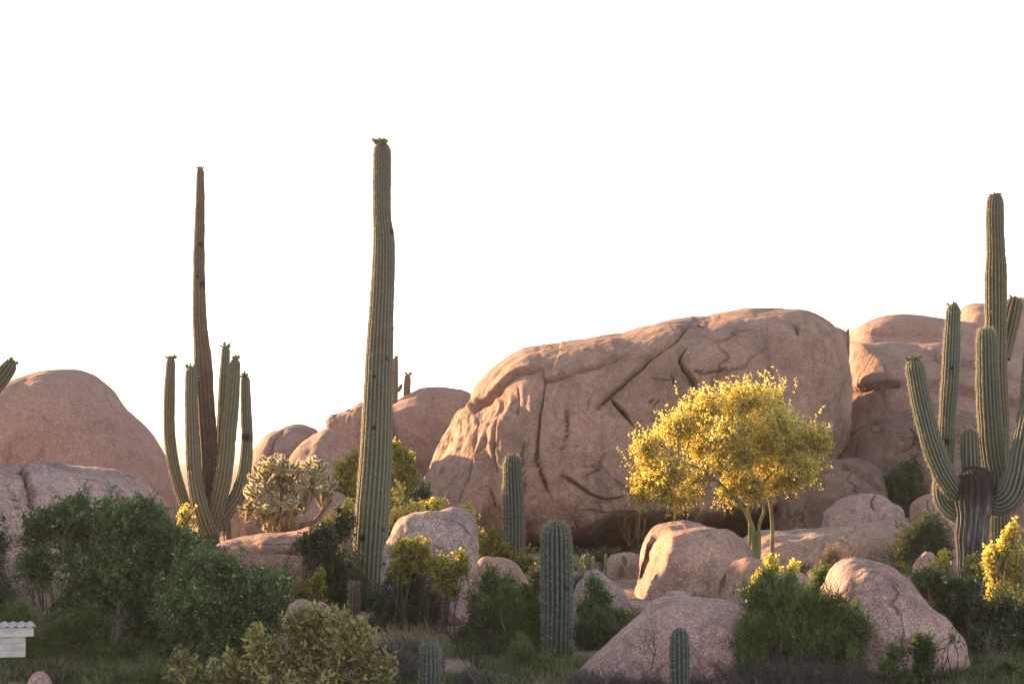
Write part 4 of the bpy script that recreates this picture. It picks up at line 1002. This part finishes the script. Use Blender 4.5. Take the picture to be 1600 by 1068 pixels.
foliage('bush', 'big bright green spiky bush between the two speckled boulders', 'bush', 23.9, 1230, [
    (1190, 930, 34, 26, 0), (1235, 935, 40, 30, 0), (1285, 945, 40, 30, 0), (1310, 965, 34, 30, .1), (1215, 970, 52, 32, 0), (1270, 985, 56, 36, 0), (1180, 985, 34, 34, -.1), (1170, 1020, 40, 30, -.1), (1300, 1010, 44, 36, 0), (1200, 905, 16, 20, .1), (1232, 905, 14, 16, .1), (1345, 975, 16, 20, 0)],
    1350, (0.085, 0.0125), 22, BRG_LEAF, 112, twig_len=.26, up=1.1, stem_r=.014, tone0=.5, bloom=.006, aim=.8)
foliage('brittlebush', 'yellow sunlit sprig poking above the bright green spiky bush', 'bush', 30, 1200, [(1205, 880, 14, 18, 0), (1188, 905, 14, 12, 0), (1240, 884, 8, 12, 0), (1175, 918, 10, 8, 0)], 190, (0.05, 0.03), 14, YEL_LEAF, 113, twig_len=.2, up=.9, tone0=.45)
foliage('bush', 'dark green bush at the right edge beside the lower right boulder', 'bush', 27, 1520, [
    (1450, 905, 34, 26, .2), (1500, 925, 42, 34, 0), (1560, 960, 50, 44, 0), (1480, 965, 40, 44, .2), (1540, 1010, 60, 44, -.2), (1600, 1000, 40, 60, 0), (1530, 1055, 50, 30, -.3)],
    1900, (0.056, 0.026), 19, SHD_LEAF, 114, twig_len=.28, up=.6, tone0=.6, bloom=.015)
foliage('brittlebush', 'brilliant yellow bush at the right edge before the burnt trunk', 'bush', 28.5, 1578, [(1575, 860, 22, 26, 0), (1555, 885, 18, 22, 0), (1590, 890, 26, 30, 0), (1582, 835, 12, 20, 0), (1560, 920, 20, 22, -.1), (1600, 930, 22, 34, 0), (1550, 865, 12, 18, 0)], 900, (0.05, 0.036), 16, YEL_LEAF, 115, twig_len=.22, up=.6, tone0=.6)
foliage('brittlebush', 'small yellow-tipped plant left of the burnt saguaro trunk', 'bush', 30, 1472, [(1474, 870, 9, 16, 0), (1462, 890, 14, 14, 0), (1450, 900, 14, 10, 0)], 150, (0.045, 0.03), 14, YEL_LEAF, 116, twig_len=.2, up=.8, tone0=.35)
foliage('bush', 'yellow-tipped small bush at the base of the burnt saguaro trunk', 'bush', 29.5, 1522, [(1520, 880, 12, 16, 0), (1505, 915, 20, 14, 0), (1532, 900, 12, 18, 0)], 210, (0.045, 0.03), 14, YGR_LEAF, 117, twig_len=.2, up=.8, tone0=.5)
foliage('bush', 'round dark green bush on the long pale slab', 'bush', 42.5, 1440, [(1430, 840, 32, 26, 0), (1455, 825, 28, 30, 0), (1470, 850, 24, 24, 0), (1415, 860, 22, 18, 0)], 620, (0.075, 0.022), 16, SHD_LEAF, 118, twig_len=.34, up=.9, tone0=.6, aim=.5)
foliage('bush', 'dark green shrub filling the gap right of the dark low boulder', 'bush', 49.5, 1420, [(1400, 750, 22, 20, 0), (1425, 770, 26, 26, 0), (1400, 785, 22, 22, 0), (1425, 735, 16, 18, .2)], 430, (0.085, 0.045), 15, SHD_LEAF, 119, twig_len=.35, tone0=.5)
foliage('bush', 'upright leafy stems growing in front of the lower right boulder', 'bush', 23.7, 1440, [(1436, 1000, 10, 20, 0), (1450, 1010, 10, 18, 0), (1398, 1016, 16, 8, 0), (1388, 1040, 14, 12, 0), (1440, 1040, 16, 22, 0), (1488, 992, 7, 8, .1), (1420, 1060, 30, 14, 0)], 210, (0.06, 0.024), 15, BRG_LEAF, 120, twig_len=.2, up=.9, stem_r=.009, tone0=.35, wood=TWIG_DK)
foliage('bush', 'grey-mauve low sage bush right of the olive bush', 'bush', 24.6, 630, [(625, 1035, 32, 24, 0), (610, 1060, 34, 20, 0), (650, 1050, 22, 20, .1)], 420, (0.045, 0.012), 14, GRY_LEAF, 121, twig_len=.22, up=.9, wood=TWIG, tone0=.3)
foliage('bush', 'grey sage mound at the bottom beside the knee-high saguaro', 'bush', 24.2, 775, [(770, 1060, 22, 12, 0), (735, 1055, 20, 14, 0), (785, 1066, 16, 10, 0)], 230, (0.04, 0.012), 14, GRY_LEAF, 122, twig_len=.2, up=.9, wood=TWIG, tone0=.5)
foliage('bush', 'grey dead brush at the foot of the bright green spiky bush', 'bush', 23.6, 1230, [(1160, 1050, 36, 22, 0), (1230, 1045, 50, 30, 0), (1300, 1050, 44, 26, 0), (1340, 1064, 30, 16, 0)], 620, (0.05, 0.008), 10, GRY_LEAF, 123, twig_len=.32, up=.9, wood=TWIG, tone0=.05, twig_r=.003)
foliage('bush', 'dark low weeds along the bottom edge at the right corner', 'bush', 24.3, 1560, [(1560, 1060, 50, 18, 0), (1510, 1066, 30, 12, 0), (1575, 1045, 20, 16, 0)], 300, (0.055, 0.02), 14, BRG_LEAF, 124, twig_len=.22, up=.8, tone0=.3)
foliage('bush', 'straw-coloured dry weed patch on the slab right of the yellow tree', 'bush', 40, 1300, [(1300, 862, 18, 16, 0), (1310, 880, 24, 14, 0), (1285, 875, 14, 14, 0)], 190, (0.05, 0.014), 10, DRY_LEAF, 125, twig_len=.3, up=.9, wood=TWIG, tone0=.2)
foliage('bush', 'green weeds at the top edge of the lower right boulder', 'bush', 29, 1290, [(1285, 895, 16, 14, 0), (1300, 905, 18, 14, 0), (1275, 915, 18, 14, 0)], 180, (0.055, 0.02), 13, BRG_LEAF, 126, twig_len=.2, up=.8, tone0=.5)

foliage('bush', 'low tangled green brush along the bottom left corner', 'bush', 24.2, 200, [(150, 1062, 60, 22, 0), (60, 1066, 50, 18, .1), (240, 1062, 40, 20, 0), (20, 1050, 30, 14, .2)], 620, (0.06, 0.018), 14, BRG_LEAF, 131, twig_len=.3, up=.6, tone0=.3)
foliage('bush', 'grey-green brush between the olive bush and the knee-high saguaro', 'bush', 25.4, 660, [(640, 1015, 30, 20, 0), (600, 1020, 30, 26, 0), (655, 1030, 34, 22, 0)], 420, (0.055, 0.018), 14, GRY_LEAF, 132, twig_len=.28, up=.8, tone0=.15)
foliage('bush', 'tangled dark green weeds below the low sunlit boulder', 'bush', 27.6, 775, [(755, 940, 26, 26, 0), (790, 915, 24, 22, .1), (745, 985, 30, 26, 0), (725, 1000, 20, 20, 0), (820, 930, 20, 26, .2)], 620, (0.06, 0.02), 15, BRG_LEAF, 133, twig_len=.3, up=.7, tone0=.2)
foliage('bush', 'low brush filling the hollow right of the thick front cactus', 'bush', 27.4, 925, [(915, 985, 26, 18, 0), (958, 992, 26, 16, .1), (935, 965, 22, 14, .2)], 330, (0.055, 0.016), 14, BRG_LEAF, 134, twig_len=.28, up=.7, tone0=.25)
foliage('bush', 'brown-green scrub right behind the thick front cactus', 'bush', 33, 850, [(845, 905, 24, 24, 0), (905, 915, 18, 20, .2), (830, 930, 18, 22, 0)], 330, (0.06, 0.025), 14, SHD_LEAF, 135, twig_len=.3, tone0=.6)
foliage('bush', 'yellow-green weeds scattered before the long pale slab', 'bush', 37, 1330, [(1310, 890, 26, 14, 0), (1360, 885, 26, 12, 0), (1400, 888, 24, 12, 0), (1250, 885, 18, 12, .2)], 330, (0.06, 0.02), 13, YGR_LEAF, 136, twig_len=.28, up=.7, tone0=.2)
foliage('bush', 'grey dead brush along the bottom edge before the wide sloping boulder', 'bush', 23.8, 930, [(905, 1060, 30, 14, 0), (960, 1062, 40, 12, 0), (1020, 1064, 40, 10, 0), (1090, 1062, 36, 14, 0)], 420, (0.045, 0.009), 10, GRY_LEAF, 137, twig_len=.3, up=.9, wood=TWIG, tone0=.1, twig_r=.003)
foliage('bush', 'dark olive scrub under the cholla and the long low boulder', 'bush', 33.5, 420, [(400, 905, 30, 20, 0), (440, 915, 26, 20, 0), (370, 900, 24, 18, .1)], 330, (0.06, 0.028), 14, SHD_LEAF, 138, twig_len=.3, tone0=.5)

# ------------------------------------------------------------------ bare twigs, grasses, undergrowth
twig_plant('dead_shrub', 'leafless dark twig bush in front of the long low boulder', 'bush', 30.5, 408, 1.0, .25, 7, 201, TWIG_DK, .009)
twig_plant('dead_branch', 'single bare branch rising before the left of the wide sloping boulder', 'branch', 23.9, 1022, 1.05, .05, 2, 202, TWIG_DK, .009, lean=-.08)
twig_plant('dead_branch', 'forked bare branch reaching left over the wide sloping boulder', 'branch', 23.7, 1150, .8, .3, 4, 203, TWIG_DK, .008, lean=-.8)
twig_plant('dead_shrub', 'grey leafless shrub standing on the long pale slab', 'bush', 42, 1335, 1.3, .35, 16, 204, TWIG, .010)
twig_plant('dead_shrub', 'spreading bare grey stems left of the round dark bush on the slab', 'bush', 42.8, 1400, 1.5, .5, 12, 205, TWIG, .010, lean=-.3)
twig_plant('dead_shrub', 'dry brown weed on top of the block boulder', 'bush', 38, 1086, .45, .35, 16, 206, DRY_LEAF, .009, pybase=828)
twig_plant('dead_shrub', 'thin bare stems against the dark overhang of the huge boulder', 'bush', 44, 996, 1.6, .1, 6, 207, TWIG_DK, .009)
twig_plant('dead_branch', 'pale bare branch in the dark bush at the lower left', 'branch', 26.2, 170, .9, .3, 3, 208, TWIG, .011, lean=.5)
twig_plant('dead_branch', 'dark curved branch on the right side of the lower right boulder', 'branch', 23.8, 1462, .75, .15, 2, 209, TWIG_DK, .010, lean=.2)
twig_plant('dead_shrub', 'tangle of dark twigs beside the white box', 'bush', 23.8, 92, .6, .4, 12, 210, TWIG_DK, .006)
twig_plant('dead_shrub', 'bare grey twigs tangled into the left end of the olive bush', 'bush', 24.3, 330, .7, .5, 10, 211, TWIG, .006)
twig_plant('dead_shrub', 'grey twiggy brush beside the knee-high saguaro', 'bush', 24.6, 620, .6, .5, 14, 212, TWIG, .005)
twig_plant('dead_shrub', 'dark bare stems between the grass-green bush and the sage mound', 'bush', 25, 745, .7, .4, 9, 213, TWIG_DK, .006)
twig_plant('dead_shrub', 'grey bare stems below the bright green spiky bush', 'bush', 23.8, 1255, .8, .5, 16, 214, TWIG, .006)
twig_plant('dead_shrub', 'dry grey stems under the dark green bush at the right edge', 'bush', 24.6, 1545, .7, .5, 12, 215, TWIG, .006)
twig_plant('dead_shrub', 'bare dark twigs poking from the dark leathery-leaved shrub', 'bush', 32.4, 470, 1.3, .35, 9, 216, TWIG_DK, .007)
tuft('dry_grass', 'dry straw grass tuft right of the thick front cactus', 'grass', 28, 920, .5, .45, 320, 221)
tuft('dry_grass', 'dry straw grass at the base of the waisted pale boulder', 'grass', 28, 640, .6, .38, 320, 222)
tuft('dry_grass', 'dry grass below the orange face of the block boulder', 'grass', 30.5, 985, .4, .35, 260, 223)
tuft('dry_grass', 'pale grass fringe behind the lower right boulder', 'grass', 31, 1420, .8, .3, 320, 224)
tuft('dry_grass', 'green grass blades left of the bottom knee-high saguaro', 'grass', 26.5, 715, .4, .35, 220, 225, BRG_LEAF)
tuft('agave', 'dark spiky narrow-leaved plant right of the waisted pale boulder', 'plant', 28.5, 742, .16, .42, 90, 226, SHD_LEAF, .02)


def ground_weeds():
    rng = np.random.default_rng(300)
    b = MB()
    n = 10500
    Yy = 22.5 + 24 * rng.uniform(0, 1, n) ** 1.3
    Yy[:3000] = 24.0 + 4.5 * rng.uniform(0, 1, 3000)
    x = (rng.uniform(-80, 1680, n) - CX) / F * Yy
    keep = fbm(np.stack([x * .5, Yy * .5, 0 * x], 1), 44, 3) > -.15
    keep |= Yy < 25.5
    pxx = x / Yy * F + CX
    keep &= ~((pxx > 668) & (pxx < 748) & (Yy > 24.8) & (Yy < 28)) & ~((pxx > 880) & (pxx < 945) & (Yy > 26) & (Yy < 29.5))
    x, Yy = x[keep], Yy[keep]; n = len(x)
    z = gz_arr(x, Yy)
    k = 16
    idx = np.repeat(np.arange(n), k)
    P = np.stack([x, Yy, z], 1)[idx] + rng.normal(size=(n * k, 3)) * np.array([.06, .06, 0])
    D = nrm(rng.normal(size=(n * k, 3)) * .55 + np.array([0, 0, 1]))
    hgt = np.repeat(rng.uniform(.5, 1.9, n), k)
    V, Fc = leaf_quads(P, D, .12 * hgt, .014, rng)
    b.add(V, Fc, 0, tone=np.repeat(np.clip(np.repeat(rng.uniform(0, 1, n), k) + rng.normal(size=n * k) * .15, 0, 1), 4), bloom=0)
    o = b.build('undergrowth', leaf_mat('weeds', (.05, .075, .04), (.24, .25, .14), .3), smooth=False)
    tag(o, 'scattered low weeds and dry grass on the desert soil', None, None, 'stuff')


def gravel():
    rng = np.random.default_rng(301)
    b = MB()
    n = 2600
    Yy = 22.5 + 18 * rng.uniform(0, 1, n) ** 1.2
    x = (rng.uniform(-80, 1680, n) - CX) / F * Yy
    z = gz_arr(x, Yy)
    r = .012 + .05 * rng.uniform(0, 1, n) ** 4
    oct_ = np.array([(1, 0, 0), (0, 1, 0), (-1, 0, 0), (0, -1, 0), (.6, .6, .7), (-.6, .6, .7), (-.6, -.6, .7), (.6, -.6, .7), (0, 0, 1)], float)
    V = np.stack([x, Yy, z], 1)[:, None, :] + oct_[None] * r[:, None, None] * rng.uniform(.6, 1.3, (n, 9, 1)) * np.array([1.2, 1, .8])
    fc = np.array([(0, 1, 4), (1, 5, 4), (1, 2, 5), (2, 6, 5), (2, 3, 6), (3, 7, 6), (3, 0, 7), (0, 4, 7), (4, 5, 8), (5, 6, 8), (6, 7, 8), (7, 4, 8)])
    Fc = (np.arange(n) * 9)[:, None, None] + fc[None]
    b.add(V.reshape(-1, 3), Fc.reshape(-1, 3))
    tag(b.build('gravel', ROCK_NEAR), 'loose stones strewn over the desert soil', None, None, 'stuff')


ground_weeds()
gravel()


# ================================================================== white box with corrugated roof
def white_box():
    Y = 24.5
    x1 = W(40, 0, Y)[0]; x0 = x1 - 1.05
    zt = W(0, 993, Y)[2]; zb = W(0, 1026, Y)[2]
    g = gz(x0 + .5, Y)
    root = empty('pump_shelter', (x1, Y, g), 'white painted wooden box with corrugated metal roof at the lower left edge', 'shelter')

    def box(b, lo, hi, bev=0.004):
        lo = np.array(lo); hi = np.array(hi)
        c = (lo + hi) / 2; h = (hi - lo) / 2
        vs, r = [], []
        for ax in range(3):
            for sg in (-1, 1):
                o = [k for k in range(3) if k != ax]
                for s in ((-1, -1), (1, -1), (1, 1), (-1, 1)):
                    p = np.zeros(3); p[ax] = sg * h[ax]; p[o[0]] = s[0] * (h[o[0]] - bev); p[o[1]] = s[1] * (h[o[1]] - bev)
                    vs.append(c + p)
        f = [(k * 4, k * 4 + 1, k * 4 + 2, k * 4 + 3) for k in range(6)]
        b.add(vs, f)
        import itertools
        bm = {}
        vs = np.array(vs)
        # bevel strips between neighbouring faces
        for i, j in itertools.combinations(range(24), 2):
            pass
        hull = MB()
        return vs

    def solid(name, boxes, mat, parent):
        b = MB()
        for lo, hi in boxes:
            lo = np.array(lo); hi = np.array(hi)
            v = np.array([[(lo, hi)[a][0], (lo, hi)[c][1], (lo, hi)[d][2]] for a in (0, 1) for c in (0, 1) for d in (0, 1)])
            b.add(v, [(0, 1, 3, 2), (4, 6, 7, 5), (0, 4, 5, 1), (2, 3, 7, 6), (0, 2, 6, 4), (1, 5, 7, 3)])
        o = b.build(name, mat, parent, smooth=False)
        bv = o.modifiers.new('bevel', 'BEVEL'); bv.width = .004; bv.segments = 2
        return o
    hgt = (zt - zb)
    planks = 3
    solid('front_panel', [((x0, Y, zb + hgt * k / planks + .002), (x1, Y + .02, zb + hgt * (k + 1) / planks)) for k in range(planks)], WHITE, root)
    solid('side_panel', [((x1 - .022, Y + .022, zb + hgt * k / planks + .002), (x1 - .002, Y + .55, zb + hgt * (k + 1) / planks)) for k in range(planks)], WHITE, root)
    fx = W(52, 0, Y)[0]
    zf = W(0, 979, Y)[2]
    solid('fascia', [((x0 - .1, Y - .05, zt - .002), (fx, Y - .025, zf))], WHITE, root)
    for px_, py_ in ((x1 - .07, Y + .03), (x1 - .07, Y + .48), (x0 + .02, Y + .03), (x0 + .02, Y + .48)):
        solid('post', [((px_, py_, gz(px_, py_) - .1), (px_ + .045, py_ + .045, zt))], BARK, root)
    # corrugated sheet
    xs = np.linspace(x0 - .12, fx + .03, 160); ys = np.linspace(Y - .1, Y + .6, 8)
    X, Yy = np.meshgrid(xs, ys)
    wv = .009 * np.cos((X - xs[0]) * 2 * math.pi / .105)
    Z = zf + .016 + wv + (Yy - Y) * .01 - (X - xs[0]) * .012 + .012
    Vt = np.stack([X, Yy, Z], -1).reshape(-1, 3)
    nx = len(xs)
    i = np.arange(7)[:, None]; j = np.arange(nx - 1)[None, :]
    Fc = np.stack([i * nx + j, i * nx + j + 1, (i + 1) * nx + j + 1, (i + 1) * nx + j], -1).reshape(-1, 4)
    b = MB(); b.add(Vt, Fc)
    o = b.build('roof', METAL, root)
    so = o.modifiers.new('thickness', 'SOLIDIFY'); so.thickness = .004
    root.rotation_euler.z = 0.29


white_box()

# ================================================================== thin dusty air
g_ob = bpy.data.objects['ground']
gx = [c[0] for c in g_ob.bound_box]; gy = [c[1] for c in g_ob.bound_box]; gzz = [c[2] for c in g_ob.bound_box]
lo_ = np.array([min(gx) - 5, min(gy) - 5, min(gzz) - 1.0]); hi_ = np.array([max(gx) + 5, max(gy) + 5, 34.0])
hb = MB()
hv = np.array([[(lo_, hi_)[a][0], (lo_, hi_)[c][1], (lo_, hi_)[e][2]] for a in (0, 1) for c in (0, 1) for e in (0, 1)])
hb.add(hv, [(0, 1, 3, 2), (4, 6, 7, 5), (0, 4, 5, 1), (2, 3, 7, 6), (0, 2, 6, 4), (1, 5, 7, 3)])
hm = NT('dusty_air')
pv_ = hm.n('ShaderNodeVolumePrincipled', {'Color': (0.9, 0.9, 0.92, 1), 'Density': HAZE, 'Anisotropy': 0.2})
hm.t.links.new(pv_.outputs[0], hm.out.inputs['Volume'])
tag(hb.build('haze', hm.m, smooth=False), 'thin dusty evening air', None, None, 'stuff')

# ================================================================== sky, sun, camera
w = bpy.data.worlds.new('World'); sc.world = w; w.use_nodes = True
nt = w.node_tree
bg = nt.nodes['Background']
sky = nt.nodes.new('ShaderNodeTexSky')
sky.sky_type = 'NISHITA'; sky.sun_disc = False
sky.sun_elevation = SUN_EL
sky.sun_rotation = -(math.pi / 2 - SUN_A)
sky.air_density = 0.8; sky.dust_density = 0.1; sky.ozone_density = 1.0
hs = nt.nodes.new('ShaderNodeHueSaturation'); hs.inputs['Saturation'].default_value = 0.3
nt.links.new(sky.outputs[0], hs.inputs['Color']); nt.links.new(hs.outputs[0], bg.inputs['Color'])
bg.inputs['Strength'].default_value = 0.066

sd = np.array([-math.cos(SUN_A) * math.cos(SUN_EL), math.sin(SUN_A) * math.cos(SUN_EL), math.sin(SUN_EL)])
L = bpy.data.lights.new('sun', 'SUN'); L.energy = 4.0; L.angle = math.radians(0.6); L.color = (1.0, 0.60, 0.28)
lo = bpy.data.objects.new('sun', L); COL.objects.link(lo)
lo.rotation_euler = Vector(-sd).to_track_quat('-Z', 'Y').to_euler()
lo.location = (-30, 30, 30)

cam = bpy.data.cameras.new('camera'); co = bpy.data.objects.new('camera', cam); COL.objects.link(co)
co.location = (0, 0, CZ); co.rotation_euler = (math.pi / 2, 0, 0)
cam.lens = 70; cam.sensor_width = 36; cam.shift_y = 186 / 1600
cam.clip_start = 0.5; cam.clip_end = 20000
cam.dof.use_dof = True; cam.dof.focus_distance = 41; cam.dof.aperture_fstop = 4.5
sc.camera = co

sc.view_settings.view_transform = 'Standard'; sc.view_settings.look = 'None'
sc.view_settings.gamma = 1.0; sc.view_settings.use_curve_mapping = False
sc.view_settings.exposure = 2.57
sc.cycles.max_bounces = 8; sc.cycles.transparent_max_bounces = 8
sc.cycles.use_denoising = True

for o in sc.objects:
    if '_o' in o: del o['_o']
